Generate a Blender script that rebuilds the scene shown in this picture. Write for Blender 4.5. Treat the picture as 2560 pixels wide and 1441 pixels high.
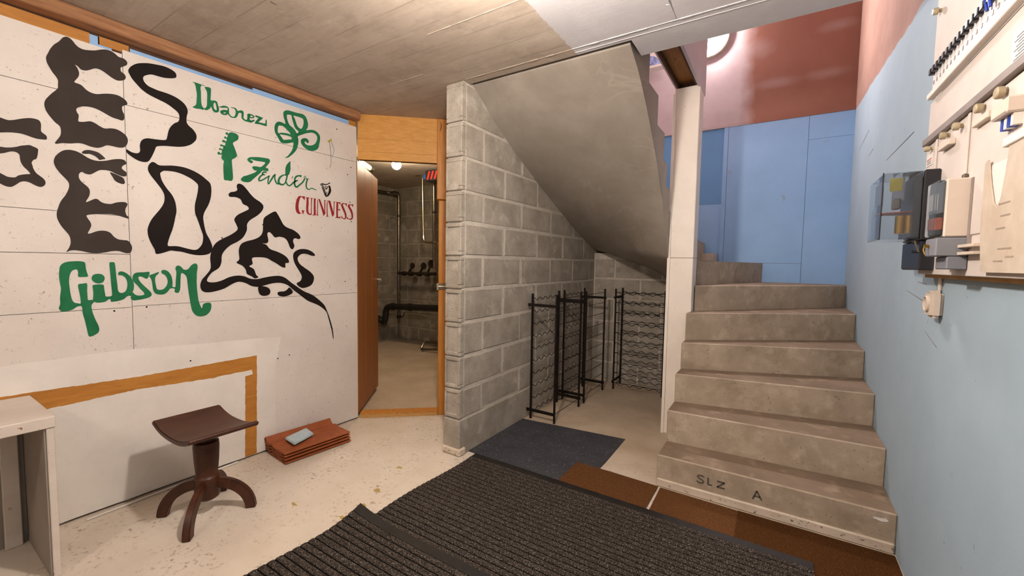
import bpy, bmesh, math, random
from mathutils import Vector, Matrix
from mathutils.geometry import tessellate_polygon
random.seed(7)
for o in list(bpy.data.objects): bpy.data.objects.remove(o)
SC = bpy.context.scene
COL = SC.collection

# ------------------------------------------------------------------ camera
YAW, PITCH, ROLL, FPX = math.radians(32.438), math.radians(-3.506), math.radians(0.9247), 1043.576
fw = Vector((-math.sin(YAW)*math.cos(PITCH), math.cos(YAW)*math.cos(PITCH), math.sin(PITCH)))
rt = Vector((math.cos(YAW), math.sin(YAW), 0)); up = rt.cross(fw)
rt2 = rt*math.cos(ROLL)+up*math.sin(ROLL); up2 = -rt*math.sin(ROLL)+up*math.cos(ROLL)
cam = bpy.data.cameras.new('camera'); cam.sensor_fit = 'HORIZONTAL'; cam.sensor_width = 36
cam.lens = FPX/2560*36; cam.clip_start = .01
co = bpy.data.objects.new('camera', cam); COL.objects.link(co)
m3 = Matrix((rt2, up2, -fw)).transposed()
co.matrix_world = Matrix.Translation((0, 0, 1.3)) @ m3.to_4x4()
SC.camera = co

# ------------------------------------------------------------------ light levels and exposure
W = bpy.data.worlds.new('world'); SC.world = W; W.use_nodes = True
W.node_tree.nodes['Background'].inputs[0].default_value = (0, 0, 0, 1)
W.node_tree.nodes['Background'].inputs[1].default_value = 0
MAIN_LAMP, STAIR_LAMP, STORE_LAMP, REAR_FILL = 540, 215, 250, 180
WARM, NEUTRAL, YELLOW = (1, .89, .80), (1, .88, .86), (1, .82, .58)
VS = SC.view_settings
VS.view_transform = 'Standard'; VS.look = 'None'; VS.gamma = 1; VS.exposure = 0.8; VS.use_curve_mapping = False

# ------------------------------------------------------------------ helpers
def lin(h):
    h = h.lstrip('#'); r = []
    for i in (0, 2, 4):
        v = int(h[i:i+2], 16)/255
        r.append(v/12.92 if v <= .04045 else ((v+.055)/1.055)**2.4)
    return (*r, 1)

class NT:
    def __init__(s, name):
        s.m = bpy.data.materials.new(name); s.m.use_nodes = True
        s.t = s.m.node_tree; s.b = s.t.nodes['Principled BSDF']
        s.pos = s.t.nodes.new('ShaderNodeNewGeometry').outputs['Position']
    def n(s, t, **k):
        x = s.t.nodes.new(t)
        for a, v in k.items(): setattr(x, a, v)
        return x
    def l(s, a, b): s.t.links.new(a, b)
    def scaled(s, sc, loc=(0, 0, 0)):
        x = s.n('ShaderNodeMapping'); x.inputs['Scale'].default_value = sc; x.inputs['Location'].default_value = loc
        s.l(s.pos, x.inputs['Vector']); return x.outputs[0]
    def noise(s, scale, detail=4, rough=.6, stretch=None, loc=(0, 0, 0), dist=0):
        x = s.n('ShaderNodeTexNoise'); x.inputs['Scale'].default_value = scale
        x.inputs['Detail'].default_value = detail; x.inputs['Roughness'].default_value = rough
        x.inputs['Distortion'].default_value = dist
        s.l(s.scaled(stretch or (1, 1, 1), loc), x.inputs['Vector']); return x.outputs[0]
    def ramp(s, f, lo, hi):
        x = s.n('ShaderNodeMapRange'); x.inputs['From Min'].default_value = lo; x.inputs['From Max'].default_value = hi
        s.l(f, x.inputs['Value']); return x.outputs[0]
    def mix(s, f, a, b):
        x = s.n('ShaderNodeMix', data_type='RGBA')
        if isinstance(f, float): x.inputs['Factor'].default_value = f
        else: s.l(f, x.inputs['Factor'])
        for v, k in ((a, 6), (b, 7)):
            if isinstance(v, (tuple, list)): x.inputs[k].default_value = v
            else: s.l(v, x.inputs[k])
        return x.outputs[2]
    def math(s, op, a, b=None):
        x = s.n('ShaderNodeMath', operation=op, use_clamp=False)
        for v, k in ((a, 0), (b, 1)):
            if v is None: continue
            if isinstance(v, (int, float)): x.inputs[k].default_value = v
            else: s.l(v, x.inputs[k])
        return x.outputs[0]
    def axis(s, i):
        x = s.n('ShaderNodeSeparateXYZ'); s.l(s.pos, x.inputs[0]); return x.outputs[i]
    def bump(s, f, strength, dist=.01):
        x = s.n('ShaderNodeBump'); x.inputs['Strength'].default_value = strength; x.inputs['Distance'].default_value = dist
        s.l(f, x.inputs['Height'])
        prev = s.b.inputs['Normal']
        if prev.is_linked: s.l(prev.links[0].from_socket, x.inputs['Normal'])
        s.l(x.outputs[0], prev)
    def done(s, col, rough=.8, metal=0, spec=.3):
        if isinstance(col, (tuple, list)): s.b.inputs['Base Color'].default_value = col
        else: s.l(col, s.b.inputs['Base Color'])
        s.b.inputs['Roughness'].default_value = rough; s.b.inputs['Metallic'].default_value = metal
        s.b.inputs['Specular IOR Level'].default_value = spec
        return s.m

def mk(name, c1, c2=None, scale=4, rough=.8, bump=0, bscale=60, specks=(), metal=0, stretch=None, spec=.3, lo=.35, hi=.65, bdist=.004):
    t = NT(name); col = lin(c1)
    if c2: col = t.mix(t.ramp(t.noise(scale, 6, .62, stretch), lo, hi), col, lin(c2))
    for i, (c, sc, a, b) in enumerate(specks):
        col = t.mix(t.ramp(t.noise(sc, 3, .6, stretch if len(specks) == 9 else None, (i*3.1, i*1.7, i*.9)), a, b), col, lin(c))
    if bump: t.bump(t.noise(bscale, 4, .65, stretch), bump, bdist)
    return t.done(col, rough, metal, spec)

def emit(name, col, strength):
    m = bpy.data.materials.new(name); m.use_nodes = True; t = m.node_tree
    b = t.nodes['Principled BSDF']; b.inputs['Base Color'].default_value = (.9, .9, .9, 1)
    b.inputs['Emission Color'].default_value = (*col, 1); b.inputs['Emission Strength'].default_value = strength
    return m

def tag(o, label=None, cat=None, group=None, kind=None):
    for k, v in (('label', label), ('category', cat), ('group', group), ('kind', kind)):
        if v: o[k] = v
    return o
def empty(name, loc=(0, 0, 0), rz=0, **k):
    o = bpy.data.objects.new(name, None); COL.objects.link(o); o.location = loc; o.rotation_euler = (0, 0, rz)
    o.empty_display_size = .05
    return tag(o, **k)

def put(o, parent, local=False):
    # parts are modelled in room coordinates unless local
    if parent:
        o.parent = parent
        if not local and parent.type == 'EMPTY': o.matrix_parent_inverse = parent.matrix_basis.inverted()

class MB:
    def __init__(s): s.v = []; s.f = []
    def add(s, vs, fs):
        b = len(s.v); s.v += [tuple(v) for v in vs]; s.f += [tuple(b+i for i in f) for f in fs]; return s
    def box(s, x0, x1, y0, y1, z0, z1):
        v = [(x, y, z) for z in (z0, z1) for y in (y0, y1) for x in (x0, x1)]
        return s.add(v, [(0, 2, 3, 1), (4, 5, 7, 6), (0, 1, 5, 4), (2, 6, 7, 3), (0, 4, 6, 2), (1, 3, 7, 5)])
    def obox(s, p, d, w, t, z0, z1):
        """upright box: from plan point p along unit d for w, thick t to the left of d"""
        n = (-d[1], d[0]); q = [(p[0], p[1]), (p[0]+d[0]*w, p[1]+d[1]*w)]
        q += [(q[1][0]+n[0]*t, q[1][1]+n[1]*t), (p[0]+n[0]*t, p[1]+n[1]*t)]
        return s.prism(q, z0, z1)
    def prism(s, poly, z0, z1):
        n = len(poly); v = []
        for i, p in enumerate(poly): v.append((p[0], p[1], z0[i] if isinstance(z0, (list, tuple)) else z0))
        for p in poly: v.append((p[0], p[1], z1))
        f = [tuple(range(n))[::-1], tuple(range(n, 2*n))]
        f += [(i, (i+1) % n, n+(i+1) % n, n+i) for i in range(n)]
        return s.add(v, f)
    def extr(s, prof, a, b, ax='y'):
        """profile of (u, z) extruded from a to b along y (u = x) or along x (u = y)"""
        n = len(prof); g = (lambda u, z, t: (u, t, z)) if ax == 'y' else (lambda u, z, t: (t, u, z))
        v = [g(u, z, a) for u, z in prof]+[g(u, z, b) for u, z in prof]
        f = [tuple(range(n)), tuple(range(n, 2*n))[::-1]]+[(i, n+i, n+(i+1) % n, (i+1) % n) for i in range(n)]
        return s.add(v, f)
    def tube(s, pts, r, n=8, cap=True):
        pts = [Vector(p) for p in pts]; rs = r if isinstance(r, (list, tuple)) else [r]*len(pts)
        up_ = None; rings = []
        for i, p in enumerate(pts):
            d = (pts[min(i+1, len(pts)-1)]-pts[max(i-1, 0)]).normalized()
            if up_ is None:
                up_ = Vector((0, 0, 1)) if abs(d.z) < .9 else Vector((1, 0, 0))
            a = d.cross(up_).normalized(); b = a.cross(d).normalized(); up_ = b
            rings.append([p+a*math.cos(2*math.pi*k/n)*rs[i]+b*math.sin(2*math.pi*k/n)*rs[i] for k in range(n)])
        v = [q for rg in rings for q in rg]; f = []
        for i in range(len(pts)-1):
            for k in range(n):
                f.append((i*n+k, i*n+(k+1) % n, (i+1)*n+(k+1) % n, (i+1)*n+k))
        if cap: f += [tuple(range(n))[::-1], tuple(range((len(pts)-1)*n, len(pts)*n))]
        return s.add(v, f)
    def lathe(s, prof, c=(0, 0, 0), n=24, axis='z'):
        g = {'z': lambda r, h, a: (c[0]+r*math.cos(a), c[1]+r*math.sin(a), c[2]+h),
             'y': lambda r, h, a: (c[0]+r*math.cos(a), c[1]+h, c[2]+r*math.sin(a)),
             'x': lambda r, h, a: (c[0]+h, c[1]+r*math.cos(a), c[2]+r*math.sin(a))}[axis]
        v = [g(r, h, 2*math.pi*k/n) for r, h in prof for k in range(n)]; f = []
        for i in range(len(prof)-1):
            for k in range(n): f.append((i*n+k, i*n+(k+1) % n, (i+1)*n+(k+1) % n, (i+1)*n+k))
        f += [tuple(range(n))[::-1], tuple(range((len(prof)-1)*n, len(prof)*n))]
        return s.add(v, f)
    def sphere(s, c, r, n=20):
        pr = [(max(r*math.sin(math.pi*i/n), 1e-4), -r*math.cos(math.pi*i/n)) for i in range(n+1)]
        return s.lathe(pr, c, n)
    def build(s, name, mat, parent=None, smooth=False, bevel=0, seg=1, local=False, **k):
        me = bpy.data.meshes.new(name); me.from_pydata(s.v, [], s.f)
        bm = bmesh.new(); bm.from_mesh(me)
        bmesh.ops.recalc_face_normals(bm, faces=bm.faces)
        if bevel:
            bmesh.ops.bevel(bm, geom=[e for e in bm.edges if e.is_manifold and e.calc_face_angle(0) > .6], offset=bevel, segments=seg, affect='EDGES', clamp_overlap=True)
        bm.to_mesh(me); bm.free(); me.materials.append(mat)
        if smooth:
            me.shade_smooth() if hasattr(me, 'shade_smooth') else None
            me.set_sharp_from_angle(angle=math.radians(40))
        o = bpy.data.objects.new(name, me); COL.objects.link(o)
        put(o, parent, local)
        return tag(o, **k)

def bx(name, mat, x0, x1, y0, y1, z0, z1, parent=None, bevel=0, seg=1, **k):
    return MB().box(x0, x1, y0, y1, z0, z1).build(name, mat, parent, False, bevel, seg, **k)
def smooth_loop(l, n=3):
    out = []; m = len(l)
    for i in range(m):
        p0, p1, p2, p3 = l[i-1], l[i], l[(i+1) % m], l[(i+2) % m]
        for j in range(n):
            t = j/n
            out.append(tuple(.5*(2*p1[k]+(p2[k]-p0[k])*t+(2*p0[k]-5*p1[k]+4*p2[k]-p3[k])*t*t+(3*p1[k]-p0[k]-3*p2[k]+p3[k])*t**3) for k in (0, 1)))
    return out
def flat(name, mat, loops, conv, parent, separate=False, local=False, **k):
    """thin flat shape from outline + holes (2D), conv maps (u, v) to a 3D point"""
    mb = MB()
    for grp in ([[l] for l in loops] if separate else [loops]):
        if separate:   # brush stroke: left side then right side back
            l = grp[0]; n = len(l)//2
            mb.add([conv(u, v) for u, v in l], [(i, i+1, 2*n-2-i, 2*n-1-i) for i in range(n-1)]); continue
        tri = tessellate_polygon([[Vector((u, v, 0)) for u, v in l] for l in grp])
        mb.add([conv(u, v) for l in grp for u, v in l], [tuple(t) for t in tri])
    me = bpy.data.meshes.new(name); me.from_pydata(mb.v, [], mb.f); me.materials.append(mat)
    o = bpy.data.objects.new(name, me); COL.objects.link(o); put(o, parent, local)
    return tag(o, **k)
def stroke(pts, w):
    L, R = [], []
    for i, p in enumerate(pts):
        a, b = pts[max(i-1, 0)], pts[min(i+1, len(pts)-1)]
        dx, dy = b[0]-a[0], b[1]-a[1]; d = math.hypot(dx, dy) or 1
        L.append((p[0]-dy/d*w/2, p[1]+dx/d*w/2)); R.append((p[0]+dy/d*w/2, p[1]-dx/d*w/2))
    return L+R[::-1]

# ------------------------------------------------------------------ materials
M = {}
def white_wall():
    t = NT('white_painted_board')
    col = t.mix(t.ramp(t.noise(2.2, 5), .35, .7), lin('dcd4cc'), lin('d0c6be'))
    fl = t.noise(55, 3, .6); sp = t.noise(9, 4, .6)
    col = t.mix(t.math('MULTIPLY', t.ramp(fl, .62, .72), t.ramp(sp, .45, .6)), col, lin('a3968c'))
    col = t.mix(t.ramp(t.noise(130, 2, .5, None, (5, 2, 1)), .735, .76), col, lin('5a4c42'))
    t.bump(fl, .35, .003); t.bump(t.noise(180, 2), .2, .001)
    return t.done(col, .55, 0, .35)
M['white'] = white_wall()
M['whiter'] = mk('fresh_white_paint', 'e6e0d8', 'dcd5cd', 5, .5, .25, 120, [('8a7d74', 90, .74, .77)], bdist=.001)
M['black'] = mk('black_wall_paint', '1a1412', '221b18', 3, .7, .1, 150, bdist=.001, spec=.12)
M['black_glare'] = mk('black_paint_lamp_glare', '3f3732', '342c28', 3, .7, .1, 150, bdist=.001, spec=.15)  # the black wall paint, lightened to carry lamp glare in its colour
M['green'] = mk('green_wall_paint', '1c6540', '28734b', 8, .7, .1, 150, bdist=.001, spec=.15)
M['red'] = mk('red_wall_paint', '9c2226', '8a2a2a', 20, .5)
def floor_mat():
    t = NT('painted_floor')
    c = t.mix(t.ramp(t.noise(1.6, 6), .35, .7), lin('dacfc0'), lin('c6b8a6'))
    n = t.noise(38, 5, .7); m = t.noise(5, 4, .6)
    c = t.mix(t.math('MULTIPLY', t.ramp(n, .54, .66), t.ramp(m, .42, .62)), c, lin('8a7862'))
    c = t.mix(t.ramp(t.noise(120, 3), .70, .76), c, lin('6b5a49'))
    # bare concrete where the paint stops, under the stairs and in the store room
    bare = t.mix(t.ramp(t.noise(3, 6), .35, .65), lin('c3b19a'), lin('ad9b84'))
    bare = t.mix(t.ramp(t.noise(70, 3), .66, .74), bare, lin('5e5040'))
    wob = t.math('MULTIPLY', t.math('SUBTRACT', t.noise(3, 4), .5), .5)
    y = t.math('ADD', t.axis(1), wob); x = t.math('ADD', t.axis(0), wob)
    e = t.math('MULTIPLY', t.ramp(y, 2.25, 2.75), t.ramp(x, -1.85, -1.75))
    e2 = t.ramp(t.math('ADD', t.math('SUBTRACT', t.axis(1), t.math('MULTIPLY', t.axis(0), .86)), 0), 4.70, 4.75)
    x2 = t.math('MULTIPLY', e2, t.ramp(t.axis(0), -1.9, -2.0))
    c = t.mix(e, c, bare); c = t.mix(x2, c, bare)
    t.bump(n, .5, .004); t.bump(t.noise(9, 4), .3, .01)
    return t.done(c, .6, 0, .3)
M['floor'] = floor_mat()
def ceil_mat():
    t = NT('board_marked_concrete')
    st = t.noise(2.2, 6, .65, (.5, 2.2, 1)); fine = t.noise(14, 5, .7, (.3, 2.6, 1))
    c = t.mix(t.ramp(st, .32, .68), lin('c6b8a9'), lin('ad9e8f'))
    c = t.mix(t.math('MULTIPLY', t.ramp(fine, .48, .75), .5), c, lin('9c8d7e'))
    c = t.mix(t.ramp(t.noise(7, 3, .5, None, (4, 1, 0)), .735, .75), c, lin('544a42'))
    yb = t.math('DIVIDE', t.math('ADD', t.axis(1), t.math('MULTIPLY', t.math('SUBTRACT', t.noise(.9, 2), .5), .03)), .1717)
    wn = t.n('ShaderNodeTexWhiteNoise', noise_dimensions='1D'); t.l(t.math('FLOOR', yb), wn.inputs['W'])
    c = t.mix(t.math('MULTIPLY', wn.outputs['Value'], .25), c, lin('9a8b7c'))
    c = t.mix(t.math('MULTIPLY', t.ramp(t.noise(6, 6, .7), .5, .72), .45), c, lin('8a7c6e')); c = t.mix(t.math('MULTIPLY', t.ramp(t.noise(11, 5, .7, None, (7, 3, 2)), .56, .75), .5), c, lin('d2c5b6'))
    fr = t.math('ABSOLUTE', t.math('SUBTRACT', t.math('FRACT', yb), .5))
    ln = t.math('MULTIPLY', t.ramp(fr, .478, .493), t.ramp(t.noise(2.5, 4, .6, (1, 3, 1)), .40, .55))
    c = t.mix(t.math('MULTIPLY', ln, .45), c, lin('6a5e52'))
    paint = t.mix(t.ramp(t.noise(3, 4), .4, .6), lin('cfcbcd'), lin('c4c0c2'))
    wob = t.math('MULTIPLY', t.math('SUBTRACT', t.noise(22, 3), .5), .03)
    m = t.ramp(t.math('ADD', t.axis(0), wob), -.993, -.985)
    c = t.mix(m, c, paint)
    t.bump(fine, .15, .003); t.bump(t.noise(60, 3), .15, .003)
    return t.done(c, .7, 0, .25)
M['ceiling'] = ceil_mat()
M['lilac'] = mk('lilac_grey_paint', 'b9b5b9', 'aeaaae', 3, .5, .2, 40)
M['block'] = mk('concrete_block', 'b0a79a', '968d80', 6, .95, 1, 120, [('c9c1b5', 7, .58, .8), ('6b6359', 150, .60, .70), ('d0c9be', 190, .64, .72)], bdist=.005)
M['mortar'] = mk('mortar', 'c6bdb0', 'b4ab9e', 8, .95, .6, 90, [('d0c8bc', 20, .6, .7)])
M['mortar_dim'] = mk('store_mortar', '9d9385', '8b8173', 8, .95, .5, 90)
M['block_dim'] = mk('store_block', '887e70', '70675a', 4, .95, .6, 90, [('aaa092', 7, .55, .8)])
def soffit_mat():
    t = NT('smooth_stair_concrete')
    c = t.mix(t.ramp(t.noise(2.4, 7, .65, (1, .7, 1.2), dist=.4), .3, .7), lin('a0978c'), lin('867d72'))
    c = t.mix(t.math('MULTIPLY', t.ramp(t.noise(9, 5, .7), .5, .75), .5), c, lin('8a8075'))
    r = t.math('ABSOLUTE', t.math('SUBTRACT', t.noise(2.1, 5, .5, (1, .8, 2), (3, 1, 7), .8), .5))
    v = t.math('MULTIPLY', t.ramp(r, .012, .002), t.ramp(t.noise(1.7, 3, .5, None, (1, 5, 2)), .5, .62))
    c = t.mix(t.math('MULTIPLY', v, .2), c, lin('c3b9ac')); c = t.mix(t.ramp(t.noise(80, 2), .74, .78), c, lin('6a6157'))
    t.bump(t.noise(25, 4), .12, .004)
    return t.done(c, .5, 0, .35)
M['concrete'] = soffit_mat()
M['tread'] = mk('worn_dark_tread', '867360', '705f4c', 4, .75, .35, 60, [('a4917a', 9, .55, .85), ('4d4032', 80, .70, .76)], lo=.3, hi=.7)
M['step'] = mk('worn_step_concrete', 'b3a28e', '9a8a77', 5, .8, .5, 70, [('c2b29d', 12, .52, .85), ('54473a', 75, .66, .72), ('85755f', 6, .55, .85)], lo=.3, hi=.7)
M['steppaint'] = mk('chipped_cream_paint', 'd3c4b2', 'c3b3a0', 9, .7, .5, 50, [('6a5c4d', 60, .64, .68)])
M['blue'] = mk('blue_wall_paint', '92b9e4', '89b0db', 2, .5, .15, 80, [('8d99a3', 6, .72, .80)], bdist=.001)
M['bluedark'] = mk('darker_blue_board', '6c9ccd', '6595c5', 2, .5, .1, 80)  # darker blue of the upper left board
def right_wall():
    t = NT('blue_grey_rendered_wall')
    c = t.mix(t.ramp(t.noise(1.5, 5), .35, .7), lin('a2b4bf'), lin('97a9b5'))
    c = t.mix(t.ramp(t.noise(24, 3), .70, .76), c, lin('7f8d96'))
    pk = t.mix(t.ramp(t.noise(2, 4), .4, .6), lin('aa8a7d'), lin('9c7d71'))
    z = t.math('SUBTRACT', t.axis(2), t.math('MULTIPLY', t.axis(1), .075))
    z = t.math('ADD', z, t.math('MULTIPLY', t.math('SUBTRACT', t.noise(5, 3), .5), .05))
    c = t.mix(t.ramp(z, 2.325, 2.335), c, pk)
    t.bump(t.noise(40, 4), .15, .004)
    return t.done(c, .9, 0, .06)
M['rightwall'] = right_wall()
def upper_wall():
    t = NT('brown_plaster')
    c = t.mix(t.ramp(t.noise(1.2, 5), .3, .7), lin('94685a'), lin('845a4c'))
    pl = t.mix(t.ramp(t.noise(3, 5), .35, .65), lin('b9aaab'), lin('ad9c9d'))
    for (x, z, rx, rz) in ((-.10, 3.05, .17, .05), (.30, 3.05, .16, .05), (.35, 3.45, .15, .05), (-.25, 3.40, .12, .09)):
        mp = t.scaled((1/rx, 0, 1/rz), (-x/rx, 0, -z/rz))
        ln = t.n('ShaderNodeVectorMath', operation='LENGTH'); t.l(mp, ln.inputs[0])
        d = t.math('ADD', ln.outputs['Value'], t.math('MULTIPLY', t.math('SUBTRACT', t.noise(7, 3), .5), .8))
        c = t.mix(t.math('MULTIPLY', t.ramp(d, 1.25, .1), .35), c, pl)
    x = t.math('ADD', t.axis(0), t.math('MULTIPLY', t.math('SUBTRACT', t.noise(5, 4), .5), .14))
    c = t.mix(t.ramp(x, -.27, -.40), c, pl)
    z = t.math('ADD', t.axis(2), t.math('MULTIPLY', t.axis(0), 0))
    t.bump(t.noise(30, 4), .15, .004)
    return t.done(c, .8, 0, .2)
M['brown'] = upper_wall()
M['plasterwhite'] = mk('lilac_white_plaster', 'cbbfc2', 'beb2b6', 3, .8)
def wood(name, a, b, stretch, rough=.5, knots=None):
    t = NT(name)
    g = t.noise(11, 6, .65, stretch, dist=.6)
    c = t.mix(t.ramp(g, .35, .68), lin(a), lin(b))
    if knots: c = t.mix(t.ramp(t.noise(9, 2, .5, tuple(.5+.5*v for v in stretch), (3, 1, 2)), .70, .76), c, lin(knots))
    t.bump(g, .12, .002)
    return t.done(c, rough, 0, .35)
M['beam'] = wood('rough_beam_wood', 'a87a56', '85593a', (4, .35, 4), .75, '5e3c25')
M['ply'] = wood('honey_plywood', 'd0984f', 'bf8538', (1.2, 1.2, 5), .5)
M['post'] = wood('orange_post_wood', 'c4853a', 'ab6c26', (5, 5, .35), .5, '5a3410')
M['doorwood'] = wood('brown_door_wood', 'a86d38', '94592a', (6, 6, .3), .5)
M['strip'] = wood('bare_orange_wood', 'bd8238', 'a76c28', (3, .5, 3), .55)
M['plyedge'] = mk('plywood_edge', 'c9a26a', 'a5763c', 60, .7, stretch=(.3, .3, 6))
M['stool'] = wood('dark_stained_wood', '4a2715', '33180b', (3, .8, 1.5), .42)
M['parapetwood'] = wood('brown_underside_wood', '96652e', '7d5122', (3, .4, 3), .6, '4a2c14')
M['darkwood'] = mk('dark_edge_wood', '553a28', '42291a', 8, .7)
M['cream'] = mk('cream_column_paint', 'efe6da', 'e5dbcf', 4, .5, .12, 50, [('9a8c7c', 40, .72, .76)], bdist=.001)
M['desk'] = mk('scuffed_white_paint', 'd3c8bd', 'c2b5a8', 4, .55, .2, 60, [('8d6a50', 34, .70, .73), ('7a6a5c', 12, .68, .75)], stretch=(1.2, .5, 1))
M['desk_shade'] = mk('desk_paint_in_shade', '9b9187', '8b8177', 3, .7)  # desk white greyed, shade of the inside put into the colour
M['iron'] = mk('black_iron', '120c09', '1a120d', 30, .6, spec=.2)
def mat_fibre(name, a, b, c3):
    t = NT(name)
    n = t.noise(190, 3, .7, (1, .7, 1)); c = t.mix(t.ramp(n, .40, .60), lin(a), lin(b))
    c = t.mix(t.ramp(t.noise(230, 2, .5, None, (2, 3, 1)), .57, .68), c, lin(c3)); t.bump(n, 1, .008)
    return t.done(c, .98, 0, .05)
M['rib'] = mat_fibre('ribbed_mat_pile', '251f1c', '4d463f', '90857a')
M['rubber'] = mk('black_rubber_edge', '191614', '231f1c', 20, .6)
M['groove'] = mk('black_groove', '0c0a09', None, rough=.9, spec=.05)
M['greymat'] = mk('speckled_grey_mat', '3b3c40', '313236', 6, .8, .2, 200, [('70747a', 85, .62, .68), ('1f2125', 70, .66, .70), ('a5a8ab', 120, .70, .73)], spec=.4)
M['browncarpet'] = mat_fibre('brown_carpet', '573720', '6d4829', '84603c')
M['browncarpet2'] = mat_fibre('dark_brown_carpet', '43280f', '56351a', '6b4a2c')
M['tile'] = mk('red_clay_tile', '9e5631', '884722', 14, .6, .25, 90)
M['sponge'] = mk('pale_blue_block', 'bccdd4', 'aebfc7', 20, .8, .3, 150)
M['board'] = mk('cream_switchboard', 'd2c8c0', 'c9bfb7', 5, .75, spec=.08)
M['boardwood'] = mk('switchboard_backing', 'b48a52', 'a0773f', 20, .6)
M['rail'] = mk('grey_rail', '8d827b', '7d726b', 8, .5)
M['plastic'] = mk('cream_plastic', 'd3c5b6', 'cbbcad', 6, .6, spec=.15)
M['knob'] = mk('yellowed_knob', 'b5a88c', '9c8e70', 20, .4)
M['greyplastic'] = mk('grey_plastic', '7f8187', '777980', 6, .5)
M['darkplastic'] = mk('black_plastic', '15161a', '1c1d22', 6, .35, spec=.5)
M['breaker'] = mk('white_breaker', 'd8d4d2', 'cfcbc9', 9, .45)
M['bluewire'] = mk('blue_wire', '1c3c9c', None, rough=.5)
M['paper'] = mk('white_paper', 'e2dad2', 'd8d0c8', 6, .8)
M['ink'] = mk('print_ink', '3c3836', None, rough=.8)
M['redink'] = mk('red_ink', 'b8322a', None, rough=.8)
M['yellow'] = mk('yellow_label', 'b3a22e', 'a2932a', 20, .6)
M['brass'] = mk('brass', 'b08a3a', None, rough=.3, metal=1)
M['orangepart'] = mk('orange_wire', 'c2562a', 'a2441e', 60, .5)
M['steel'] = mk('dull_steel_pipe', '8d8478', '746b5f', 20, .32, metal=1)
M['shiny'] = mk('bright_pipe', 'cfc2a8', 'b8aa8f', 20, .25, metal=1)
M['blackpipe'] = mk('black_drain_pipe', '15110f', '1d1815', 8, .4, spec=.5)
M['creampipe'] = mk('cream_pipe', 'd6cba8', 'c9bd98', 8, .5)
M['valve'] = mk('dark_valve', '2b231c', '3a3026', 20, .45, metal=.5)
M['redslat'] = mk('red_slat', 'b02a1e', '9a2218', 8, .5)
M['bluebit'] = mk('blue_plastic', '24406e', None, rough=.5)
M['hole'] = mk('dark_gap', '0b0806', None, rough=.9)
M['stain'] = mk('ochre_stain', 'b39a5c', 'a68c4c', 30, .7)
M['ceramic'] = mk('white_ceramic', 'dcd8d0', None, rough=.3)
M['picblue'] = mk('blue_picture_print', '3d4f8e', 'a8b4d8', 30, .6)
M['picred'] = mk('red_picture_print', 'b0392f', 'd8b0a0', 40, .6)
def clear(name, tint, rough=.05):
    t = NT(name); t.b.inputs['Transmission Weight'].default_value = .92; t.b.inputs['IOR'].default_value = 1.15
    return t.done(lin(tint), rough, 0, .5)
M['clear'] = clear('clear_cover', 'c8d2dc'); M['pocket'] = clear('plastic_pocket', 'e2d2bc', .35)
M['plasticfilm'] = mk('yellowed_film', 'd0c1ae', 'bfae98', 14, .3, .3, 25, spec=.5)
M['smudge'] = mk('faint_print', '9c8d7c', '8c7d6c', 40, .6)
M['ink2'] = mk('faded_stencil', '4f463c', '6a5f53', 60, .8)

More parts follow.
